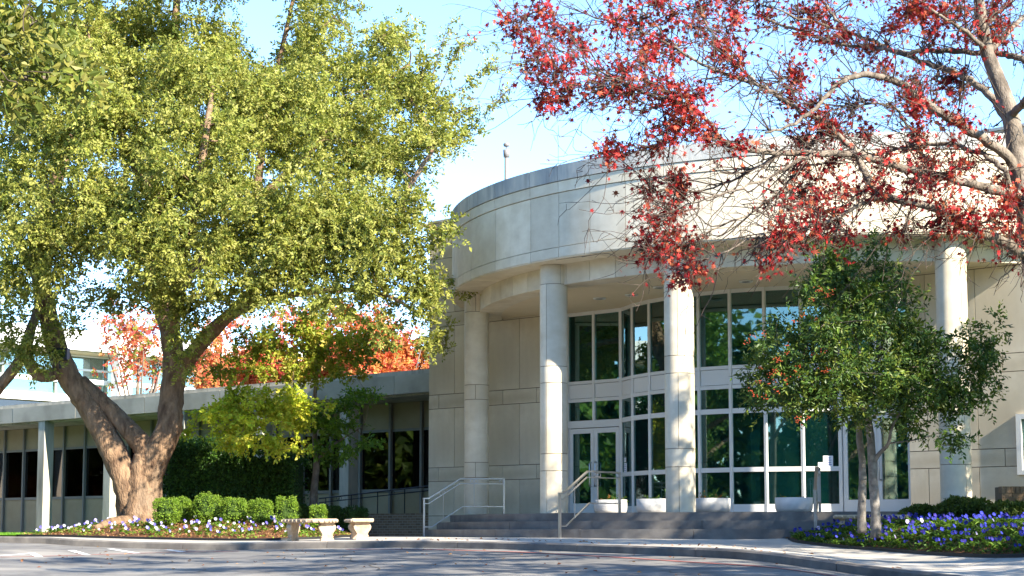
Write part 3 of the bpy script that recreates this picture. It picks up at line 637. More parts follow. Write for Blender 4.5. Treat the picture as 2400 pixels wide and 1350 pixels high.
# ---- big live oak
OY=46.0
oak=Tree('live_oak',P(325,1222,OY),'huge live oak with forked leaning trunk and dense yellow green crown')
g=lambda x,y,d=0: P(x,y,OY+d)
oak.limb([g(312,1228,.1),g(308,1190,.1),g(296,1130),g(268,1062),g(236,1000),g(200,940),g(160,880),g(132,810),g(112,740),g(96,660),(g(90,560,.5)),g(130,430,1),g(180,300,1.5)],.40,.12,14,5,.05,pw=.62)
oak.limb([g(352,1230,-.1),g(345,1185,-.1),g(330,1130,-.1),g(338,1080,-.1),g(338,1052,-.1),g(312,1018,-.1),g(275,978),g(232,935),g(190,890)],.36,.15,12,5,.05,pw=.6)
oak.limb([g(345,1228,.15),g(345,1170,.1),g(350,1110,.0),g(372,1055,-.1),g(396,1000,-.1),(g(402,930)),g(408,870),g(402,800),g(385,720,.5),g(360,620,1),g(370,500,2),g(360,380,2),g(390,230,2),g(410,60,2),g(420,-120,2)],.42,.06,14,5,.05,pw=.7)
oak.limb([g(410,890),g(440,845,-.3),g(480,795,-.6),g(530,745,-1),g(590,690,-1.5),g(650,630,-2),g(740,585,-2.5),g(840,545,-2.5),g(940,510,-2)],.24,.08,10,5,.04)
oak.limb([g(328,1240,.0),g(333,1205),g(335,1165),g(330,1125),g(322,1085,.1)],.58,.30,18,6,.05,pw=.8)
oak.limb([g(300,1226,-.5),g(262,1225,-1.4),g(225,1236,-2.4)],.22,.06,8,4,.05)
oak.limb([g(380,1226,-.4),g(395,1228,-1.2),g(420,1240,-2.2)],.2,.05,8,4,.05)
oak.limb([g(150,865),g(118,880,-.3),g(88,878,-.5),g(68,845,-.6),g(66,795,-.6),g(84,740,-.4),g(95,690,-.3)],.19,.11,10,5,.05)
oak.limb([g(-60,985,-.5),g(0,905,-.5),g(35,862,-.5),g(62,815,-.5),g(75,760,-.5)],.17,.13,9,4,.04)
oak.limb([g(96,660),g(60,600,1),g(20,500,1.5),g(-30,380,1)],.2,.08,8,4,.04)
oak.limb([g(940,510,-2),g(955,450,-2),g(985,395,-2),g(1015,345,-2),g(1000,290,-1.5),g(960,230,-1)],.085,.03,7,4,.05)
oak.limb([g(940,510,-2),g(1000,530,-2),g(1080,545,-2),g(1140,550,-2)],.07,.02,6,4,.04)
oak.limb([g(385,720,.5),g(480,600,1.5),g(600,480,2),g(720,360,2),g(840,240,1.5),g(960,150,1)],.2,.05,8,4,.04)
oak.limb([g(370,500,2),g(300,350,0),g(240,200,-1),g(200,60,-1.5)],.16,.05,8,4,.04)
oak.limb([g(402,800),g(420,640,-2.5),g(460,480,-4),g(480,330,-4),g(500,200,-3)],.2,.06,8,4,.04)
oak.limb([g(530,745,-1),g(640,700,-2.5),g(780,680,-4),g(900,690,-4.6),g(990,740,-4.8)],.12,.03,7,4,.04)
oak.limb([g(600,480,2),g(620,300,2),g(660,120,2),g(700,-60,2)],.14,.04,7,4,.04)
OL=[(90,90,150,130,45,3),(250,60,150,120,46,3),(420,80,150,130,47,3),(580,150,130,110,47,2.5),(740,100,110,120,48,2),(760,10,70,60,48,2),(850,190,110,90,47,2.5),(960,230,90,80,46,2),(1040,270,60,50,45.5,1.2),
 (60,300,110,130,44,2.5),(210,270,140,120,43,2),(380,250,150,130,43,2),(540,310,150,120,43,2),(700,280,140,120,44,2),(850,320,110,90,44,1.5),(970,340,60,45,45,1),
 (70,480,120,110,43,2),(230,430,140,120,42.2,2),(400,430,160,120,42,2),(580,470,150,120,42,2),(740,470,130,110,43,2),(880,430,70,80,44,1.5),
 (90,590,120,80,43,1.5),(210,590,80,60,43,1.5),(460,600,130,80,42.5,1.6),(610,610,110,80,42.5,1.6),(760,600,120,80,41.6,1.2),(880,570,90,70,41.3,1),(960,590,70,60,41.2,1),
 (1060,548,80,22,41.2,.7),(960,480,60,60,41.6,.9),(930,380,90,80,44.5,1.5),(820,520,120,90,41.8,1.2),(690,540,120,100,42.5,1.6),(1040,330,50,40,45,1),(980,160,60,50,46,1.2),(900,90,70,50,47,1.2),(380,560,110,80,41.8,1.4),(330,640,90,55,42.2,1.2),(420,660,80,40,42.4,1),(200,120,110,80,43,1.5),(430,170,120,80,43,1.5),(640,200,110,80,43.5,1.5),(1000,320,60,60,44,1),(1020,240,50,50,44.5,1),(1000,650,50,60,41.4,.9),(1010,750,45,60,41.3,.8),(1040,700,45,30,41.2,.8),(900,660,80,60,41.4,1),(780,690,80,40,41.2,1),(640,680,70,40,41.5,1),
 (500,690,110,60,43,1.4),(450,750,60,50,43.2,1.2),(330,690,70,40,44,1.3),(210,690,80,40,44,1.3),(60,680,70,60,44.5,1.4),(30,760,50,60,45,1.2),(20,840,40,35,45,1),(75,800,45,40,44.8,.5),(95,850,35,25,44.9,.4),(150,760,40,25,44.6,.8),(420,820,40,35,45.2,.7),(900,750,55,40,41.2,.8),
 (100,-120,200,130,46,3.5),(330,-130,200,130,46,4),(560,-110,170,120,47,3.5),(730,-90,110,90,48,3),(-90,150,120,200,45,3),(-80,480,110,160,45,3),
 (250,200,260,180,50,2.5),(560,260,240,180,50.5,2.5),(780,330,150,150,49.5,2),(200,480,220,130,49.5,2),(500,520,220,120,49,2)]
rng=np.random.RandomState(5)
oc=lobes_to_clumps(OL,36,1.55,rng)
for c in oc[::3]: oak.reach(c,.035,5,.02)
OCOL=[(.20,.225,.038),(.26,.275,.05),(.315,.32,.066),(.14,.175,.03),(.36,.35,.09)]
l1=ball_leaves(oc,rng.uniform(.38,.78,len(oc))[:,None]*np.array([1.,1.,.95]),rng.randint(420,560,len(oc)),.098,.056,OCOL,.6,.2,.5,rng,clumpjit=.08)
sp=[]
for px,py,ex,ey in ((1000,240,1050,60),(1010,250,1100,80),(1030,260,1180,130),(1040,280,1190,240),(980,220,1000,120),(1050,560,1160,548),(1060,690,1095,660),(900,170,930,100),(760,60,850,10),(1010,800,1045,815),(880,110,905,85)):
    a,b=P(px,py,45.2),P(ex,ey,44.8); m=(a+b)/2+[0,0,.15]; p=catmull([a,m,b],10); oak.twig.tube(p,np.linspace(.02,.005,len(p)),4,cap=False); sp.append(p[4:])
    for _ in range(4): q0=p[RNG.randint(5,18)]; q1=q0+np.r_[RNG.randn(3)]*.35+(b-a)*.12; oak.twig.tube([q0,(q0+q1)/2+[0,0,.03],q1],[.01,.007,.004],4,cap=False); sp.append(catmull([q0,(q0+q1)/2,q1],6))
sp=np.concatenate(sp); l2=ball_leaves(sp,np.full(len(sp),.13),8,.085,.05,OCOL,.8,.3,.2,rng)
oak.done(M['bark'],M['bark'],merge([l1,l2]),M['leaf'])
# floodlight on the oak limb
fp=P(140,842,OY-.45); fl=empty('floodlight',tuple(fp),'dark box floodlight strapped to the leaning oak limb','floodlight')
a=Acc(); a.abox(fp[0]-.26,fp[0]+.22,fp[1]-.12,fp[1]+.18,fp[2]-.02,fp[2]+.30); a.obj('housing',M['black'],fl)
a=Acc(); a.abox(fp[0]-.10,fp[0]+.17,fp[1]-.13,fp[1]-.121,fp[2]+.04,fp[2]+.24); a.obj('lens',M['pale'],fl)
a=Acc(); a.tube([fp+[0,.05,-.25],fp+[0,.05,0]],.03,8); a.obj('bracket',M['black'],fl)
# ---- red oak over the right
RY=25.0
h=lambda cx,cy,d=0: P(1400+cx/1.929,cy/1.929,RY+d)
ro=Tree('red_oak',P(2560,1300,RY+.2),'spreading autumn red oak with half bare branches over the drum')
ro.limb([P(2560,1310,RY),P(2530,1100,RY),P(2480,850,RY),P(2425,640,RY),h(1935,880),h(1905,760),h(1890,640),h(1868,530),h(1830,410),h(1795,320),h(1762,235),h(1742,120),h(1725,0),h(1700,-150),h(1690,-320)],.19,.05,14,5,.03,pw=.8)
def rl(pts,r0,r1,sides=8): return ro.limb([h(*q) for q in pts],r0*.56,max(r1*.6,.006),sides,5,.05,jit=.012)
rl([(1905,780,0),(1840,690,-.2),(1720,615,-.4),(1590,530,-.6),(1460,445,-.8),(1340,365,-1),(1225,338,-1.2),(1130,352,-1.4),(1060,410,-1.5),(970,500,-1.7),(870,570,-1.8),(760,600,-2)],.145,.03)
rl([(1875,580,0),(1800,460,.3),(1705,375,.5),(1600,320,.7),(1480,285,1),(1370,240,1.1),(1200,210,1.3),(1050,190,1.5),(850,120,1.8),(700,60,2)],.12,.025)
rl([(1985,285,.4),(1900,262,.5),(1820,240,.8),(1620,232,1),(1500,225,1.1),(1390,238,1.3),(1260,190,1.5),(1140,145,1.7),(1070,70,1.8),(1010,-10,1.8),(950,-120,2)],.10,.03)
rl([(1935,880,0),(1800,862,-.3),(1690,830,-.5),(1560,800,-.6),(1420,770,-.8),(1300,735,-1),(1180,700,-1.2),(1000,690,-1.5),(830,692,-1.7),(700,680,-2),(570,640,-2.3),(515,560,-2.4),(430,492,-2.5),(330,455,-2.6),(200,420,-2.7),(60,345,-2.8),(-60,300,-2.8)],.135,.018)
rl([(1860,835,-.2),(1835,765,-.3),(1745,700,-.2),(1640,662,0),(1500,652,.3),(1370,672,.5),(1250,700,.6),(1130,640,.8),(1050,560,1)],.08,.02)
rl([(2050,1250,.0),(1935,1155,-.2),(1800,1082,-.5),(1690,1030,-.7),(1590,968,-.9),(1490,928,-1),(1380,905,-1.1),(1290,888,-1.2),(1230,815,-1.2),(1180,715,-1.2),(1105,625,-1.2),(1020,545,-1.2),(900,490,-1.2),(820,435,-1.2),(740,388,-1.3),(560,330,-1.3),(420,262,-1.4),(250,160,-1.4),(100,110,-1.4),(-60,60,-1.4)],.15,.014)
rl([(1290,888,-1.2),(1205,915,-1.5),(1130,955,-1.8),(1010,1010,-2.1),(880,1040,-2.3),(760,1050,-2.5),(620,1120,-2.6),(480,1180,-2.7)],.06,.01,7)
rl([(1105,625,-1.2),(1000,600,-1),(930,720,-1),(840,850,-1.2),(700,960,-1.4),(540,1030,-1.6),(420,1090,-1.6)],.05,.01,6)
rl([(1000,690,-1.5),(900,730,-1.8),(780,800,-2),(620,860,-2.2),(480,900,-2.3),(360,950,-2.3)],.05,.01,6)
rl([(830,692,-1.7),(720,760,-1.6),(600,820,-1.5),(460,860,-1.4),(300,870,-1.4)],.045,.01,6)
rl([(430,492,-2.5),(380,560,-2.4),(330,640,-2.4),(200,680,-2.4),(60,700,-2.4)],.035,.008,6)
rl([(1140,145,1.7),(980,100,1.6),(800,40,1.4),(600,-20,1.2)],.05,.01,6)
rl([(420,262,-1.4),(300,150,-1.3),(180,20,-1.2),(80,-60,-1.2)],.03,.008,5)
rl([(1500,652,.3),(1400,560,.4),(1330,480,.4),(1150,480,.3),(1000,520,.2)],.05,.012,6)
rl([(740,388,-1.3),(640,300,-1),(560,200,-.8),(480,80,-.6),(440,-60,-.5)],.04,.01,5)
rl([(1762,235,0),(1640,120,-.6),(1500,40,-1),(1380,-60,-1.2)],.07,.015,6)
rl([(1742,120,0),(1850,20,.5),(1950,-100,.8)],.07,.02,6)
for pts in ([(1905,760,0),(2050,560,.6),(2250,420,1),(2500,330,1)],[(1868,530,0),(2000,380,-1),(2200,240,-2),(2400,180,-2.4)],[(1762,235,0),(1900,100,1.6),(2100,-60,2.5)],[(1935,880,0),(2150,800,-1.5),(2400,760,-2)]): rl(pts,.11,.03)
lr0=np.random.RandomState(19)
masses=[(60,420,60),(130,330,60),(220,280,70),(270,370,80),(330,250,60),(180,110,70),(80,100,60),(20,400,40),(450,430,50),(390,490,60),(430,540,50),(570,250,55),(640,280,45),(590,150,60),(440,130,60),(350,60,60),(280,20,60),(480,30,50),(620,60,50),(760,80,40),(900,300,45),(890,370,40),(1050,180,60),(1120,160,40),(1000,50,50),(930,60,50),(940,160,45),(1400,60,70),(1340,130,50),(1440,30,50),(1520,150,45),(1480,80,40),(250,200,50),(40,690,55),(110,700,40),(340,590,45),(300,640,40),(240,860,45),(380,880,40),(370,790,30),(330,960,55),(240,1010,45),(330,1060,55),(230,1120,45),(400,1130,50),(300,1150,30),(640,650,25),(930,640,40),(920,770,35),(850,940,45),(900,900,45),(840,1060,60),(780,1170,25),(990,1050,35),(1060,970,35),(1300,720,45),(1450,790,55),(1440,850,45),(1620,760,45),(1680,750,45),(1480,710,35),(1700,960,60),(1780,1000,55),(1850,950,50),(1900,1070,50),(1880,890,45),(370,1240,25),(440,1230,30),(970,480,45),(880,450,40),(1150,480,45),(1300,300,35),(1220,240,35),(1460,480,25),(1560,360,30),(1640,420,30),(1130,1080,30),(1540,1020,30),(1180,870,30),(1100,840,35),(1210,610,30),(1060,740,25),(1680,160,60),(1780,190,50),(1790,40,60),(1640,40,50),(1560,70,45),(1800,120,50),(520,620,35),(150,420,50),(350,430,45)]
masses+=[(lr0.uniform(900,1900),lr0.uniform(330,1080),lr0.uniform(20,34)) for _ in range(20)]+[(lr0.uniform(0,1900),lr0.uniform(-250,-20),lr0.uniform(40,70)) for _ in range(26)]
masses+=[((x-1400)*1.929,y*1.929,r*1.5) for x,y,r in ((1190,55,18),(1215,70,16),(1265,25,28),(1240,100,16),(1260,150,22),(1270,240,20),(1310,230,24),(1340,205,26),(1300,75,26),(1340,80,26),(1370,110,26),(1320,165,26),(1295,150,18))]
STAR=None
pxn=ro.allnodes(); leafpts=[]; lr=np.random.RandomState(3)
def px_depth(cx,cy):
    w=h(cx,cy); nd=pxn; u=nd[:,0]/nd[:,1]; v=(nd[:,2]-EYE)/nd[:,1]; i=np.argmin((u-w[0]/w[1])**2+(v-(w[2]-EYE)/w[1])**2); return nd[i,1]-RY
for cx,cy,r in masses:
    c=h(cx,cy,px_depth(cx,cy)+lr.uniform(-.5,.5)); p=ro.reach(c,.02,5,.05); rr=r/1.929*RY/F*1.15
    for k in range(int(6+r/8)):
        q=c+lr.randn(3)*rr*.75; m=(c+q)/2+[0,0,.05]; ro.twig.tube([c,m,q],[.008,.006,.003],4,cap=False)
        for t in np.linspace(.25,1,4): leafpts.append((c*(1-t)+q*t)+lr.randn(3)*.08)
        for t in np.linspace(.4,1,3): leafpts.append((c*(1-t)+q*t)+lr.randn(3)*.10); leafpts.append((c*(1-t)+q*t)+lr.randn(3)*.12)
# bare twigs all over
nd=ro.allnodes(); nd=nd[(nd[:,3]<.09)]
CEN=np.array(P(2350,420,RY))
for k in range(2300):
    a=nd[lr.randint(len(nd))]; out=a[:3]-CEN; out/=np.linalg.norm(out)+1e-6
    d=out*.6+lr.randn(3)*.6+[0,0,-.1]; ln=lr.uniform(.25,.95); b=a[:3]+d*ln*.8; m=(a[:3]+b)/2+lr.randn(3)*.09*ln; m2=b*.75+a[:3]*.25+lr.randn(3)*.10*ln+[0,0,.05]
    p=catmull([a[:3],m,m2,b],3); ro.twig.tube(p,np.linspace(min(.011,a[3]),.003,len(p)),4,cap=False)
    for _ in range(2):
        i=lr.randint(2,len(p)); q=p[i]+(d*.5+lr.randn(3)*.5)*ln*.35; ro.twig.tube([p[i],(p[i]+q)/2+lr.randn(3)*.02,q],[.005,.004,.0025],3,cap=False)
    if lr.rand()<.24:
        for t in lr.rand(3): leafpts.append(a[:3]*(1-t)+b*t+lr.randn(3)*.05)
leafpts=np.array(leafpts)
ang=np.radians([0,22,42,62,95,118,150,180,210,242,265,298,318,338]); rad=np.array([1,.34,.9,.30,.72,.3,.42,.35,.42,.3,.72,.30,.9,.34])
def starleaves(P0,D,Nm,S,cols):
    n=len(P0); D=D/np.linalg.norm(D,axis=1)[:,None]; Sx=np.cross(D,Nm); Sx/=np.linalg.norm(Sx,axis=1)[:,None]; U=np.cross(Sx,D); k=len(ang)
    V=P0[:,None]+S[:,None,None]*.5*(rad[None,:,None]*(np.cos(ang)[None,:,None]*D[:,None]+np.sin(ang)[None,:,None]*Sx[:,None])+ (rad**2*.28)[None,:,None]*-U[:,None])
    V=np.concatenate([V,P0[:,None]],1).reshape(-1,3); i=np.arange(n)[:,None]*(k+1); j=np.arange(k)[None]
    Tt=np.stack([i+j,i+(j+1)%k,i+k+0*j],-1).reshape(-1,3); return V,Tt,np.repeat(cols,k+1,axis=0)
n=len(leafpts); rc=pal([(.35,.016,.018),(.27,.013,.015),(.40,.030,.026),(.33,.020,.019),(.16,.010,.011),(.43,.09,.042),(.30,.026,.02),(.28,.09,.036)],n,.2,lr)
nm=lr.randn(n,3)*.8+[0,-.1,.5]; v,t,c=starleaves(leafpts,lr.randn(n,3)+[0,0,-.7],nm,np.clip(lr.normal(.115,.03,n),.055,.18),rc)
ro.wood.obj('trunk',M['bark_grey'],ro.e,True); tag(ro.twig.obj('branches',M['twig'],ro.e,True),kind='stuff'); tag(add('crown',v,[t],M['redleaf'],ro.e,col=c),kind='stuff')
# ---- berry holly in the right bed
HY=30.6
ho=Tree('holly_tree',P(2048,1240,HY),'small dark green holly tree with pale twin trunks and red berries')
hg=lambda x,y,d=0: P(x,y,HY+d)
ho.limb([hg(2052,1262),hg(2052,1200),hg(2045,1100),hg(2040,1020),hg(2030,960),hg(2025,880),hg(2000,780),hg(1980,690),hg(1965,610)],.098,.02,10,5,.05)
ho.limb([hg(2020,1250,.5),hg(2020,1190,.5),hg(2022,1100,.5),hg(2014,1020,.4),hg(2018,960,.3),hg(2050,860,.4),hg(2080,770,.5),hg(2110,700,.6)],.085,.02,10,5,.07)
ho.limb([hg(2046,1085),hg(2062,1062,-.1),hg(2082,1040,-.3),hg(2092,1000,-.4),hg(2130,940,-.5),hg(2210,880,-.4)],.045,.012,7,4,.04)
ho.limb([hg(2030,960),hg(1960,900,-.4),hg(1890,860,-.6),(hg(1830,830,-.6))],.04,.01,7,4,.04)
ho.limb([hg(2080,1040,-.3),hg(2150,1030,-.4),hg(2200,1015,-.4)],.018,.006,5,4,.03)
HL=[(1960,600,55,45,30.5,.5),(2010,640,90,60,30.5,.8),(1930,680,90,70,30.2,.9),(2060,720,110,70,30.6,1),(1880,760,70,60,30.2,.8),(1980,780,120,80,29.8,1),(2110,800,100,60,30.6,1),(1850,850,90,60,30,.9),(1960,870,120,70,29.5,.9),(2080,870,120,70,29.9,1),(2180,860,90,50,30.4,.8),(2260,830,70,45,30.6,.7),(2310,850,45,40,30.6,.5),(1810,870,50,45,30,.5),(1860,930,80,40,29.9,.7),(1980,950,100,45,29.7,.8),(2090,950,90,45,29.9,.8),(2190,940,90,40,30.2,.6),(2270,930,50,40,30.4,.5),(2130,1000,60,30,30.3,.5),(2230,1000,40,25,30.3,.4),(1810,930,45,40,30,.5),(2045,570,35,25,30.5,.3),(2100,640,40,40,30.6,.5),(2300,770,40,25,30.6,.3),(2190,800,80,45,30.5,.7),(2240,885,70,40,30.4,.6),(2150,910,80,40,30,.6),(1770,900,30,30,30,.3)]
rng=np.random.RandomState(8); hc=lobes_to_clumps(HL,30,1.9,rng)
for c in hc[::2]: ho.reach(c,.016,4,.03)
l1=ball_leaves(hc,rng.uniform(.18,.30,len(hc)),rng.randint(120,170,len(hc)),.095,.04,[(.045,.095,.018),(.062,.12,.02),(.095,.155,.022),(.15,.19,.03),(.035,.075,.016)],.6,.5,.3,rng)
M['bark_pale']=noisy('pale_grey_bark',(.13,.115,.10),(.29,.265,.235),11,.9,.5,50,dist=.015,third=(.14,.125,.105))
ho.done(M['bark_pale'],M['bark_grey'],l1,M['leafgloss'])
bc=[P(1600-100+x*600/1080,600+y*.5556,29.2) for x,y in ((560,450),(620,430),(600,500),(690,270),(720,155),(800,150),(620,525),(470,550),(540,545),(700,705),(760,400),(790,480),(680,480),(480,330))]
a=Acc()
for c in bc:
    c=np.array(c)+[0,.0,0]
    for k in range(3):
        b0=c+rng.randn(3)*.10
        for _ in range(6): a.lathe([(.0,-.010),(.010,-.005),(.010,.005),(0,.010)],b0+rng.randn(3)*[.035,.035,.025],5)
M['berry']=mat('red_berries',(.42,.075,.03),.4,.4); tag(a.obj('berries',M['berry'],ho.e),kind='stuff')
# ---- lime maple in front of the wing
MY=48.3
mp_=Tree('lime_maple',P(738,1200,MY),'small maple with lime green lower boughs in front of the office wing')
mg=lambda x,y,d=0: P(x,y,MY+d)
mp_.limb([mg(733,1215),mg(736,1150),mg(742,1080),mg(735,980),mg(742,880),mg(750,790)],.13,.03,9,5,.03)
mp_.limb([mg(742,1085),mg(765,1055,-.3),mg(800,1030,-.5),mg(850,1000,-.5)],.05,.012,6,4,.03)
mp_.limb([mg(738,1010),mg(680,990,-1.4),mg(600,985,-2.0),mg(500,985,-2.2)],.06,.012,6,4,.03)
rng=np.random.RandomState(12)
lim=[(560,930,70,22,46.0,.7),(480,970,45,20,46.1,.6),(640,970,70,35,45.8,.9),(720,960,40,40,46.0,.6),(560,1045,60,22,45.8,.6),(690,1030,45,25,45.9,.6),(520,985,80,30,46.1,.8),(610,950,100,32,45.9,1),(590,1010,90,35,45.7,1),(680,985,60,45,45.9,.8),(470,1000,40,22,46.3,.6),(650,1040,50,25,46.0,.6),(700,930,50,25,46.1,.6)]
drk=[(780,1000,70,50,48.0,.8),(820,1050,60,30,48.2,.6),(760,1060,50,30,48.4,.6),(840,930,50,30,48.4,.6),(870,1030,25,18,48.0,.3),(800,950,60,30,48.3,.6)]
upy=[(720,800,80,45,48.0,1.2),(790,790,70,60,48.0,1),(660,840,90,35,47.6,1),(760,860,90,35,48.0,1),(560,860,60,25,47.6,.8),(860,830,50,40,48.4,.8),(700,740,50,35,48.4,.8),(640,780,45,30,48.5,.6)]
lv=[]
for lb_,cols,nn in ((lim,[(.46,.54,.045),(.54,.58,.055),(.37,.48,.04),(.56,.53,.06)],1.3),(drk,[(.09,.17,.02),(.12,.22,.02),(.16,.25,.03)],1.2),(upy+[(600,810,70,35,48,.8),(760,730,60,35,48.4,.8),(840,790,60,45,48.3,.8),(520,880,50,22,47.4,.6),(690,880,80,28,47.4,.8)],[(.26,.32,.03),(.32,.34,.04),(.20,.26,.03),(.36,.30,.05)],1.1)):
    cc=lobes_to_clumps(lb_,24,nn,rng)
    for c in cc[::2]: mp_.reach(c,.016,4,.0)
    lv.append(ball_leaves(cc,np.full(len(cc),.30)[:,None]*np.array([1.2,1.2,.5]),rng.randint(150,210,len(cc)),.10,.075,cols,.6,.8,.2,rng))
mp_.done(M['bark_grey'],M['bark'],merge(lv),M['leaf'])
# ---- red and orange trees behind the wing
def simple_tree(name,loc,label,H,rad_,cols,cnt,seed,leaf=(.14,.09),group=None,trunk_r=.16,lobes=None,leafm='leaf',r0=.35,dens=1.0,squash=.8,ground=None,bark='bark_grey',clump=.6):
    rng=np.random.RandomState(seed); loc=np.array(loc,float); t=Tree(name,loc,label,group)
    top=loc+[0,0,H]; t.limb([loc-[0,0,.2],loc+[.05,.1,H*.3],loc+[-.1,.05,H*.6],top-[0,0,H*.12]],trunk_r,.03,9,4,.03)
    cz=loc[2]+H*(r0+1)/2; hz=H*(1-r0)/2
    for k in range(7):
        an=k*.9+rng.rand(); b=loc+[math.cos(an)*rad_*.75,math.sin(an)*rad_*.75,H*rng.uniform(r0+.1,.9)]; a0=loc+[0,0,H*rng.uniform(.25,.5)]; t.limb([a0,(a0+b)/2+[0,0,.2],b],trunk_r*.45,.02,6,4,.03)
    o=rdir(cnt,rng)*(rng.rand(cnt)**.42)[:,None]; lump=1+.22*np.sin(o[:,0]*5+seed)+.18*np.sin(o[:,2]*6+o[:,1]*4)
    cs=np.c_[loc[0]+o[:,0]*rad_*lump,loc[1]+o[:,1]*rad_*lump,cz+o[:,2]*hz*lump]
    for c in cs[::3]: t.reach(c,.03,4,.02)
    lv=ball_leaves(cs,np.full(cnt,clump)[:,None]*np.array([1.1,1.1,squash]),int(120*dens),leaf[0],leaf[1],cols,.6,.5,.3,rng)
    t.done(M[bark],M['twig'],lv,M[leafm]); return t
REDC=[(.52,.10,.06),(.58,.17,.09),(.44,.07,.05),(.60,.26,.10)]; ORC=[(.58,.25,.07),(.60,.33,.11),(.54,.16,.06),(.48,.28,.08)]
g0=P(560,1245,69); g0[2]=.1; simple_tree('autumn_tree',g0,'pale orange red autumn tree rising behind the office wing near the oak',8.3,2.9,REDC+ORC,75,21,group='autumn trees behind the wing',dens=1.9,leaf=(.15,.11))
g0=P(725,1245,67); g0[2]=.1; simple_tree('autumn_tree',g0,'red and orange autumn tree behind the wing above the lime maple',8.6,2.6,REDC,120,22,group='autumn trees behind the wing',dens=1.9,leaf=(.15,.11))
g0=P(915,1245,64); g0[2]=.1; simple_tree('autumn_tree',g0,'orange red autumn tree behind the wing beside the stone block',8.2,2.3,ORC+REDC,120,23,group='autumn trees behind the wing',dens=1.9,leaf=(.15,.11))
g0=P(420,1245,76); g0[2]=.1; simple_tree('autumn_tree',g0,'small thin tan leaved tree against the white building',7.4,1.7,[(.45,.26,.12),(.5,.32,.16)],36,24,group='autumn trees behind the wing',dens=.6,leaf=(.12,.07))
g0=P(320,1245,72); g0[2]=.1; simple_tree('autumn_tree',g0,'red leaved tree seen through the oak trunk fork',9.6,1.9,REDC+[(.20,.24,.04)],40,25,group='autumn trees behind the wing',dens=.8,leaf=(.14,.10),r0=.62)
# ---- clipped box shrubs and hedge
def shrub(px,py_top,py_bot,wpx,Y,label,name='box_shrub',cols=[(.11,.20,.02),(.16,.26,.025),(.20,.30,.03)],leaf=.045,n=2600,pw=None,seed=0,group='clipped box shrubs by the oak',depth=1.0,base=None):
    rng=np.random.RandomState(100+seed); pw=pw or rng.uniform(.48,.78); c0,c1=P(px,py_bot,Y),P(px,py_top,Y); c=(c0+c1)/2; hh=(c1[2]-c0[2])/2; rw=wpx/2.45*Y/F
    e=empty(name,(c[0],c[1],c0[2]),label,'shrub',group); o=rdir(n,rng); s=np.sign(o)*np.abs(o)**pw; s*= (1+.06*np.sin(o[:,:1]*7+seed)+.05*np.sin(o[:,2:]*9+o[:,1:2]*6+seed)+.05*rng.randn(n,1)); s/=np.maximum(1,0)
    p=c+s*np.array([rw,rw*depth,hh]); nm=o+.5*rng.randn(n,3)+[0,0,.3]; d=rng.randn(n,3)+o*.8; V,Q=leafquads(p,d,nm,leaf*(.7+.6*rng.rand(n)),leaf*.6)
    leafobj('foliage',(V,Q,np.repeat(pal(cols,n,.15,rng),4,axis=0)),M['leaf'],e)
    a=Acc(); oo=[]; th=np.linspace(0,2*math.pi,13)[:-1]
    prof=[(np.abs(np.cos(f))**pw,np.sign(np.sin(f))*abs(np.sin(f))**pw) for f in np.linspace(-1.5,1.5,9)]
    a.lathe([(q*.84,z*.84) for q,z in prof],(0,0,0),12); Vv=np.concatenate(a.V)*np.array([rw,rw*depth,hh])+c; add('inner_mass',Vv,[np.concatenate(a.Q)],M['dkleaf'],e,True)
    return e
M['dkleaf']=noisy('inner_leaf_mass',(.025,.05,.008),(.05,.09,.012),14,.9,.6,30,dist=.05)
SHR=[(392,1166,1216,72,'clipped box shrub against the oak roots, end of the row'),(425,1160,1216,50,'narrow clipped box shrub second in the row from the oak roots'),(487,1158,1217,70,'wide box topped clipped shrub third from the oak roots'),(549,1163,1218,66,'clipped box shrub fourth in the row from the oak roots'),(605,1166,1219,58,'clipped box shrub in the row behind a rounder front shrub'),(672,1167,1226,58,'tall rounded clipped box shrub standing apart behind the long bench'),(746,1184,1226,42,'smallest square clipped box shrub over the end of the long bench')]
for k,(x,y0,y1,wp,lab) in enumerate(SHR): shrub(x,y0+(3,8,1,6,9,0,2)[k],y1+8,wp,(43.2,44,43.4,43.1,44.2,41.6,41.6)[k],lab,seed=k,n=2600)
shrub(615,1172,1228,54,42.6,'round clipped box shrub in front of the row by the bed',seed=9)
for k,(x,y0,y1,wp) in enumerate(((700,1185,1212,60),(830,1190,1240,70),(775,1188,1225,60))): shrub(x,y0,y1+6,wp,46.5,['low dark green shrub in shade behind the smallest clipped shrub','low dark green shrub in shade by the ramp brick wall','low dark shrub in shade between the clipped shrub and ramp'][k],'shade_shrub',[(.03,.07,.012),(.05,.10,.016)],.06,1800,.6,20+k,'dark shrubs before the wing')
he=empty('hedge',tuple(P(530,1200,48.5)),'tall dark glossy leaved hedge block behind the clipped shrubs','hedge')
rng=np.random.RandomState(31); n=20000; A,Bq=P(378,1190,48.6),P(690,1190,48.2); ex=(Bq-A)[:2]; ln=np.linalg.norm(ex); ex/=ln; ey=np.array([-ex[1],ex[0]])
u=rng.rand(n); vv=rng.rand(n); fc=rng.rand(n); zt=P(500,1036,48.5)[2]; zb=.1
topf=lambda u: zt-.5*sstep(.68,1,u)+.06*np.sin(u*19)+.05*np.sin(u*47)
dd=np.where(fc<.66,-.0,np.where(fc<.9,rng.rand(n)*1.8,1.8)); zz=np.where((fc>=.66)&(fc<.9),topf(u),zb+(topf(u)-zb)*vv)
p=np.c_[A[0]+ex[0]*u*ln+ey[0]*dd,A[1]+ex[1]*u*ln+ey[1]*dd,zz]+rng.randn(n,3)*.09; nm=np.c_[np.zeros(n),-np.ones(n),.6*np.ones(n)]+rng.randn(n,3)*.55
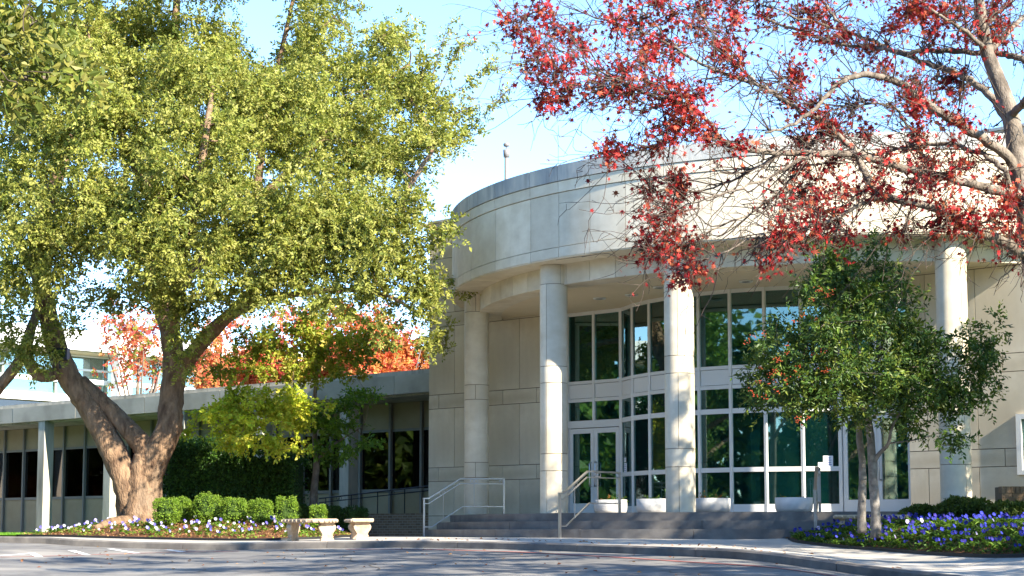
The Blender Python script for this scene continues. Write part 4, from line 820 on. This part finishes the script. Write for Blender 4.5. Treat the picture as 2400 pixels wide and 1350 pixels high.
V,Q=leafquads(p,rng.randn(n,3)+[0,-.3,-.5],nm,.085,.05); leafobj('foliage',(V,Q,np.repeat(pal([(.028,.075,.012),(.045,.11,.016),(.075,.16,.02)],n,.2,rng),4,axis=0)),M['leafgloss'],he)
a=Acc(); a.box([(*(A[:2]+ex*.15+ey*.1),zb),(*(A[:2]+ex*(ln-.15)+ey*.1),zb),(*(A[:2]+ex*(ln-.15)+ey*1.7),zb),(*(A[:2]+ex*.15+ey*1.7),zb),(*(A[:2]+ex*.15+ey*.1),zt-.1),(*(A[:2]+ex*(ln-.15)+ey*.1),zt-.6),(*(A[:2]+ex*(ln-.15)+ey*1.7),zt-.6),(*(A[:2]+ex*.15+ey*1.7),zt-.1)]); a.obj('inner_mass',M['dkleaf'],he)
JUN=[(.05,.085,.015),(.085,.13,.02),(.12,.16,.03)]
for k,(x,y0,y1,wp,Y,lab) in enumerate(((2160,1188,1232,110,34.2,'low feathery green shrub at the foot of the right column'),(2260,1170,1236,150,33.6,'wide low mounded shrub below the plain stone wall by the brick pier'),(2370,1180,1240,130,32.6,'low mounded shrub in front of the brick pier'))): shrub(x,y0,y1+10,wp,Y,lab,'spreading_shrub',JUN,.075,4200,.85,40+k,'spreading shrubs along the stone wall',1.0)
# ---- brick pier at right
bp0=P(2347,1150,34.3); br=empty('brick_pier',(bp0[0],bp0[1],0),'short brown brick pier with soldier course top by the white window','pier')
ztop=P(2347,1140,34.3)[2]; a=Acc(); a.abox(bp0[0]+.012,bp0[0]+1.2,bp0[1]+.012,bp0[1]+.5,-.2,ztop-.01); core=a.obj('core',M['mortar'],br)
BR=npmesh('brick',[(x,y,z) for z in(-.5,.5) for x,y in((-.5,-.5),(.5,-.5),(.5,.5),(-.5,.5))],[np.array(BOXF)]); BR.materials.append(M['brick'])
def brick(x,y,z,sx_,sy_,sz_):
    o=bpy.data.objects.new('brick',BR); COL.objects.link(o); o.parent=br; ORG[o]=ORG[br]; o.location=np.array([x,y,z])-ORG[br]; o.scale=(sx_,sy_,sz_)
for k in range(12): brick(bp0[0]+.045+k*.095,bp0[1]+.1,ztop-.065,.085,.22,.13)
for r_ in range(11):
    z=ztop-.14-.038-r_*.085
    for k in range(6): brick(bp0[0]+.11+k*.215-(.1 if r_%2 else 0)*(k>0),bp0[1]+.05,z,.205 if k or r_%2==0 else .21,.1,.075)
# ------------------------------------------------------------------ benches
def leg_mesh(c,rot,hh,wdt,thk):
    """scrolled slab pedestal: outline extruded"""
    prof=[(.36,0),(.36,.14),(.30,.18),(.34,.24),(.28,.34),(.33,.46),(.43,.60),(.47,.74),(.43,.86),(.36,.93),(.44,1)]
    pts=[(x,z) for x,z in prof]+[(-x,z) for x,z in prof[::-1]]; n=len(pts); e=np.array([math.cos(rot),math.sin(rot)]); f=np.array([-e[1],e[0]])
    V=[]
    for s,sc_ in ((-.5,.92),(-.38,1),(.38,1),(.5,.92)):
        for x,z in pts:
            q=c[:2]+e*x*wdt*sc_+f*s*thk; V.append((q[0],q[1],c[2]+z*hh))
    Q=[(b*n+i,b*n+(i+1)%n,(b+1)*n+(i+1)%n,(b+1)*n+i) for b in range(3) for i in range(n)]+[tuple(range(n))[::-1],tuple(range(3*n,4*n))]
    return V,Q
def bench(name,pts,wdt,ztop,label,legs,group='carved cast stone benches',base=None):
    p=catmull(pts,6); e=empty(name,(p[len(p)//2][0],p[len(p)//2][1],ztop-.45),label,'bench',group); t=np.gradient(p[:,:2],axis=0); t/=np.linalg.norm(t,axis=1)[:,None]; nn=np.c_[-t[:,1],t[:,0]]
    prof=[(-.5,-.02),(-.49,-.06),(-.46,-.085),(.46,-.085),(.49,-.06),(.5,-.02),(.47,0),(-.47,0)]; V=[]; m=8
    p=np.r_[[p[0]-np.r_[t[0]*.04,0]],p,[p[-1]+np.r_[t[-1]*.04,0]]]; nn=np.r_[nn[:1],nn,nn[-1:]]; k=len(p)
    for i in range(k):
        s=.9 if i in(0,k-1) else 1
        for a,z in prof: V.append((p[i][0]+nn[i][0]*a*wdt*s,p[i][1]+nn[i][1]*a*wdt*s,ztop+(z if s==1 else z*.6-.02)))
    Q=[(i*m+a,(i+1)*m+a,(i+1)*m+(a+1)%m,i*m+(a+1)%m) for i in range(k-1) for a in range(m)]+[tuple(range(m))[::-1],tuple((k-1)*m+a for a in range(m))]
    slab=add('seat',V,Q,M['cast'],e)
    for i in range(1,k-1,1):   # egg-shaped edge beads
        for sg in (-1,):
            a=Acc(); q=p[i][:2]+nn[i]*sg*wdt*.5; a.lathe([(0,-.035),(.022,-.02),(.026,0),(.022,.02),(0,.035)],(q[0],q[1],ztop-.048),6); a.obj('edge_bead',M['cast'],slab,True)
    for fr,rot in legs:
        c=p[int(fr*(k-1))]; zg=float(zside(c[0],c[1])); ll=leg_mesh(np.array([c[0],c[1],zg-.02]),rot,ztop-.085-zg+.02,.42,.13); add('leg',*ll,M['cast'],e)
bz=P(740,1216,38.3)[2]
bench('stone_bench',[P(679,1220,38.9)*[1,1,0],P(730,1220,38.2)*[1,1,0],P(785,1220,38.3)*[1,1,0]],.40,bz,'long curved cast stone bench with two scrolled legs beside the flower bed',[(.18,math.radians(64)),(.83,math.radians(18))])
bench('stone_bench',[P(834,1220,39.9)*[1,1,0],P(846,1220,39.1)*[1,1,0],P(850,1220,38.3)*[1,1,0]],.50,bz+.01,'cast stone bench seen end on with one scrolled leg facing the road',[(.9,math.radians(3)),(.15,math.radians(12))])
bz2=P(2030,1207,34.2)[2]
bench('stone_bench',[P(1958,1207,34.0)*[1,1,0],P(2040,1207,33.9)*[1,1,0],P(2125,1207,33.6)*[1,1,0]],.42,bz2,'low cast stone bench behind the holly trunks at the platform foot',[(.2,math.radians(80)),(.8,math.radians(95))])
# ------------------------------------------------------------------ pansies
def pansy_mesh(name,cols,seed,nf,sz):
    rng=np.random.RandomState(seed); V=[];Q=[];Cc=[];mi=[];n0=0
    nl=16; an=rng.rand(nl)*6.283; d=np.c_[np.cos(an),np.sin(an),.25+.5*rng.rand(nl)]; p=np.c_[rng.randn(nl,2)*.03,.02+.07*rng.rand(nl)]
    fcs=[np.r_[rng.randn(2)*.05,.13+.04*rng.rand()] for _ in range(nf)]; p=np.r_[p,np.zeros((nf,3))]; d=np.r_[d,np.array(fcs)]; lls=np.r_[np.full(nl,.085),[np.linalg.norm(f) for f in fcs]]; lws=np.r_[np.full(nl,.04),np.full(nf,.010)]; nl+=nf
    v,q=leafquads(p,d,np.c_[np.zeros((nl,2)),np.ones(nl)]+.3*rng.randn(nl,3),lls,lws,bend=.02); V.append(v);Q.append(q);Cc.append(np.repeat(pal([(.06,.13,.015),(.10,.19,.02),(.15,.25,.03)],nl,.15,rng),4,axis=0)); n0=len(v)
    for k in range(nf):
        c=fcs[k]; nv=np.array([rng.randn()*.5+.3,-1+rng.randn()*.3,.55]); nv/=np.linalg.norm(nv); a=np.cross(nv,[0,0,1.]); a/=np.linalg.norm(a); b=np.cross(a,nv)
        col=np.array(cols[rng.randint(len(cols))])
        for j in range(5):
            t=math.radians(90+72*j+36); dr=a*math.cos(t)+b*math.sin(t); sd_=a*-math.sin(t)+b*math.cos(t); r=sz*(1.15 if j in(2,) else 1)
            pts=np.array([c+nv*.004*j,c+dr*r*.6+sd_*r*.62+nv*.003*j,c+dr*r*1.05+sd_*r*.3+nv*.01,c+dr*r*1.05-sd_*r*.3+nv*.01,c+dr*r*.6-sd_*r*.62+nv*.003*j])
            V.append(pts); cc=np.array([col*.25+np.array([.12,.09,.0])*.6]+[col*(1+.2*rng.randn())]*4); Cc.append(np.clip(cc,.003,1)); mi.append(n0); n0+=5
    v=np.concatenate(V); quads=Q[0]; pent=np.array([[i+k for k in range(5)] for i in mi])
    me=npmesh(name,v,[quads,pent],np.concatenate(Cc)); me.materials.append(M['petal']); return me
BLU=[(.025,.035,.36),(.018,.025,.27),(.045,.06,.48),(.045,.03,.30)]; LIL=[(.42,.38,.72),(.62,.60,.80),(.25,.20,.62),(.14,.12,.55),(.75,.73,.82)]
PB=[pansy_mesh('blue_pansy',BLU,50+k,1+k%3,.026) for k in range(6)]+[pansy_mesh('blue_pansy',[(.6,.55,.85)],60,1,.028)]; PL=[pansy_mesh('lilac_pansy',LIL,70+k,1+k%2,.028) for k in range(7)]
def plant(nm,me,x,y,z,lab,grp): 
    o=bpy.data.objects.new(nm,me); COL.objects.link(o); o.location=(x,y,z); o.rotation_euler=(0,0,random.uniform(-.5,.5)); s=random.uniform(.75,1.35); o.scale=(s,s,s); tag(o,lab,'pansy',grp)
LX,RX=[],[]
def zoneR(x,y,white):
    d=y-np.interp(x,rbx,rby)
    if white: return ('pale lilac pansy plant among the deep blue ones in the holly bed','pale pansies in the holly bed')
    if d<.75: return ('deep blue pansy plant in the front row along the black edging of the holly bed','blue pansies along the edging')
    if math.hypot(x-6.55,y-30.6)<1.3: return ('deep blue pansy plant close round the two holly trunks','blue pansies round the holly trunks')
    if y>32.2: return ('deep blue pansy plant at the back of the bed before the spreading shrubs','blue pansies before the shrubs')
    return ('deep blue pansy plant in the open middle of the holly bed','blue pansies mid bed')
def zoneL(x,y):
    d=y-np.interp(x,lbx,lby)
    if d<.8: return ('lilac or white pansy plant in the front row along the oak bed edging','pansies along the oak bed edging')
    if x<-10: return ('lilac or white pansy plant on the lawn side of the oak trunk','pansies on the lawn side of the oak')
    if x>-5.6: return ('lilac or white pansy plant behind the stone benches','pansies behind the stone benches')
    return ('lilac or white pansy plant between the oak roots and the clipped shrubs','pansies between oak and clipped shrubs')
cnt=0; tries=0
while cnt<195 and tries<6000:
    tries+=1; x=random.uniform(5.3,10.2); f0=np.interp(x,rbx,rby); y=f0+.2+(random.random()**1.3)*6.0
    if math.sin(x*4.1+y*1.7)+math.sin(y*3.3-x*2.2)+random.gauss(0,.6)<-.5: continue
    if y>34.6 or abs(x/y*F)>1215 or math.hypot(x-C[0],y-C[1])<11.2: continue
    if RX and min((x-a)**2+(y-b)**2*.5 for a,b in RX)<.020: continue
    RX.append((x,y)); white=random.random()<.04
    plant('blue_pansy',PB[6] if white else random.choice(PB[:6]),x,y,float(zbedR(x,y)),*zoneR(x,y,white)); cnt+=1
cnt=0;tries=0
while cnt<150 and tries<6000:
    tries+=1; x=random.uniform(lbx[0]+.3,lbx[-1]-.15); f0=np.interp(x,lbx,lby); y=f0+.2+random.random()**1.2*3.6
    if LX and min((x-a)**2+(y-b)**2*.4 for a,b in LX)<.05: continue
    if abs(x+9)<.9 and y>44.6: continue
    LX.append((x,y)); plant('lilac_pansy',random.choice(PL),x,y,float(zbedL(x,y)),*zoneL(x,y)); cnt+=1
# bed ground cover
def cover(name,xs,fy,zf,n,cols,label,ln=.06,maxd=6,lim=None):
    x=RNG.uniform(*xs,n); y=np.array([fy(a) for a in x])+.06+RNG.rand(n)*maxd
    if lim is not None: k=lim(x,y); x,y=x[k],y[k]
    n=len(x); z=np.array([float(zf(a,b)) for a,b in zip(x,y)]); cl=.5+.5*np.sin(x*5.1+1.3*np.sin(y*3))*np.sin(y*4.3)
    p=np.c_[x,y,z+.01+.09*RNG.rand(n)*cl]; V,Q=leafquads(p,RNG.randn(n,3)*[1,1,.4]+[0,0,.3],RNG.randn(n,3)*.5+[0,-.3,1],ln*(.7+.6*RNG.rand(n)),ln*.55)
    o=add(name,V,[Q],M['leaf'],col=np.repeat(pal(cols,n,.2),4,axis=0)); tag(o,label,'ground cover',kind='stuff')
cover('ground_cover',(rbx[0]+.05,10.4),lambda a:np.interp(a,rbx,rby),zbedR,30000,[(.04,.095,.015),(.065,.14,.02),(.10,.18,.025),(.03,.07,.015)],'dense low green pansy foliage in the holly bed',.06,8,lambda x,y:(y<35)&(np.hypot(x-C[0],y-C[1])>10.9))
cover('ground_cover',(lbx[0]+.1,lbx[-1]-.1),lambda a:np.interp(a,lbx,lby),zbedL,9000,[(.10,.19,.02),(.16,.27,.03),(.22,.30,.04)],'sparse bright green pansy foliage over mulch under the oak',.07,4.2,lambda x,y:np.sin(x*3.7+y*1.1)+np.sin(y*5.3-x*1.9)+RNG.randn(len(x))*.5>.4)
cover('bark_mulch',(lbx[0]+.05,lbx[-1]-.05),lambda a:np.interp(a,lbx,lby),zbedL,9000,[(.22,.10,.04),(.32,.16,.07),(.14,.06,.03),(.40,.24,.11)],'loose orange brown mulch and dry leaves in the oak bed',.06,6)
def litter(n,xs,zf,ys,label):
    x=RNG.uniform(*xs,n); y=yk(x)+RNG.uniform(*ys,n); z=np.array([float(zf(a,b)) for a,b in zip(x,y)])+.012
    V,Q=leafquads(np.c_[x,y,z],RNG.randn(n,3)*[1,1,.1],RNG.randn(n,3)*.25+[0,0,1],.09*(.5+.7*RNG.rand(n)),.055); o=add('leaf_litter',V,[Q],M['leaf'],col=np.repeat(pal([(.30,.12,.05),(.22,.08,.04),(.40,.22,.1)],n,.2),4,axis=0)); tag(o,label,'leaf litter',kind='stuff')
litter(110,(-10,7),zroad,(-8,-.05),'scattered dry leaves on the road by the kerb'); litter(60,(-3,6),zside,(.2,2.5),'scattered dry leaves on the sidewalk')
# ------------------------------------------------------------------ trees outside the frame (seen as reflections and shade)
OKC=[(.06,.12,.02),(.09,.16,.025),(.13,.21,.03),(.17,.25,.04)]
off=[((15.6,26.2,-.1),'off side oak shading the stone wall right of the entrance',12.0,4.6,150,41,1.0),
     ((11.4,16.0,-.8),'roadside oak shading the drive on the kerb bend',10.2,4.6,105,42,1.0),
     ((-21,31,-.6),'broad oak across the drive opposite the office wing',11.5,6.0,150,44,1.3),
     ((6.5,-17,-1.9),'oak behind the viewpoint near the bend of the drive',12,6.0,150,46,1.3)]
for loc,lab,H,rd,cn,sd_,dn in off: simple_tree('shade_oak',loc,lab,H,rd,OKC,cn,sd_,leaf=(.20,.12),group='oaks around the drive',trunk_r=.3,r0=.28,dens=dn,bark='bark',clump=.85)
# wooded belt across the drive
rng=np.random.RandomState(77); m=760; an=np.radians(rng.uniform(150,292,m)); rr_=rng.uniform(52,64,m); hz=rng.rand(m)**.95*12.5*(1+.12*np.sin(an*23))
wc=np.c_[4+rr_*np.cos(an),42+rr_*np.sin(an),-2+hz]
v,qq,c=ball_leaves(wc,rng.uniform(1.6,2.8,m),110,.85,.6,[(.035,.075,.014),(.055,.105,.018),(.085,.15,.022),(.14,.19,.03)],.6,.4,.3,rng)
tag(add('woodland',v,[qq],M['leaf'],col=c),'dense green wood closing the far side of the drive','woodland',kind='stuff')
# ---- near bough hanging in at top left
nb=Tree('broadleaf_tree',(-7.6,14.5,-1.2),'tree with broad olive leaves whose bough hangs into the sky corner')
nb.limb([(-7.6,14.5,-1.4),(-7.5,14.6,1.5),(-7.3,14.8,3.8),(-7.2,15,6.2)],.22,.1,10,4,.03)
nb.limb([(-7.3,14.8,3.8),(-6.4,15.4,4.6),P(-30,120,16),P(40,178,16.2),P(120,182,16.3),P(200,178,16.2)],.07,.008,7,5,.03)
nb.limb([(-7.2,15,5.2),(-6.0,15.6,5.5),P(10,60,16),P(90,50,16)],.06,.008,7,5,.03)
nb.limb([P(-30,120,16),P(10,200,15.8),P(50,250,15.8)],.02,.006,5,4,.03)
pts=[]
for a,b in (((-40,10),(120,20)),((-40,70),(120,85)),((0,130),(90,150)),((30,178),(225,180)),((120,150),(215,175)),((10,220),(75,260)),((-20,20),(60,60)),((-60,100),(20,130))):
    for k in range(26): t=random.random(); pts.append(P(a[0]+(b[0]-a[0])*t+random.gauss(0,14),a[1]+(b[1]-a[1])*t+random.gauss(0,14),16+random.gauss(0,.35)))
pts=np.array(pts+[(-7.2+random.gauss(0,.9),14.9+random.gauss(0,1),6+random.gauss(0,.9)) for _ in range(120)])
for c in pts[::6]: nb.reach(c,.008,4,.02)
nb.done(M['bark_grey'],M['twig'],ball_leaves(pts,np.full(len(pts),.07),4,.11,.055,[(.16,.18,.03),(.24,.23,.05),(.10,.13,.02)],.8,.4,.5),M['leaf'])
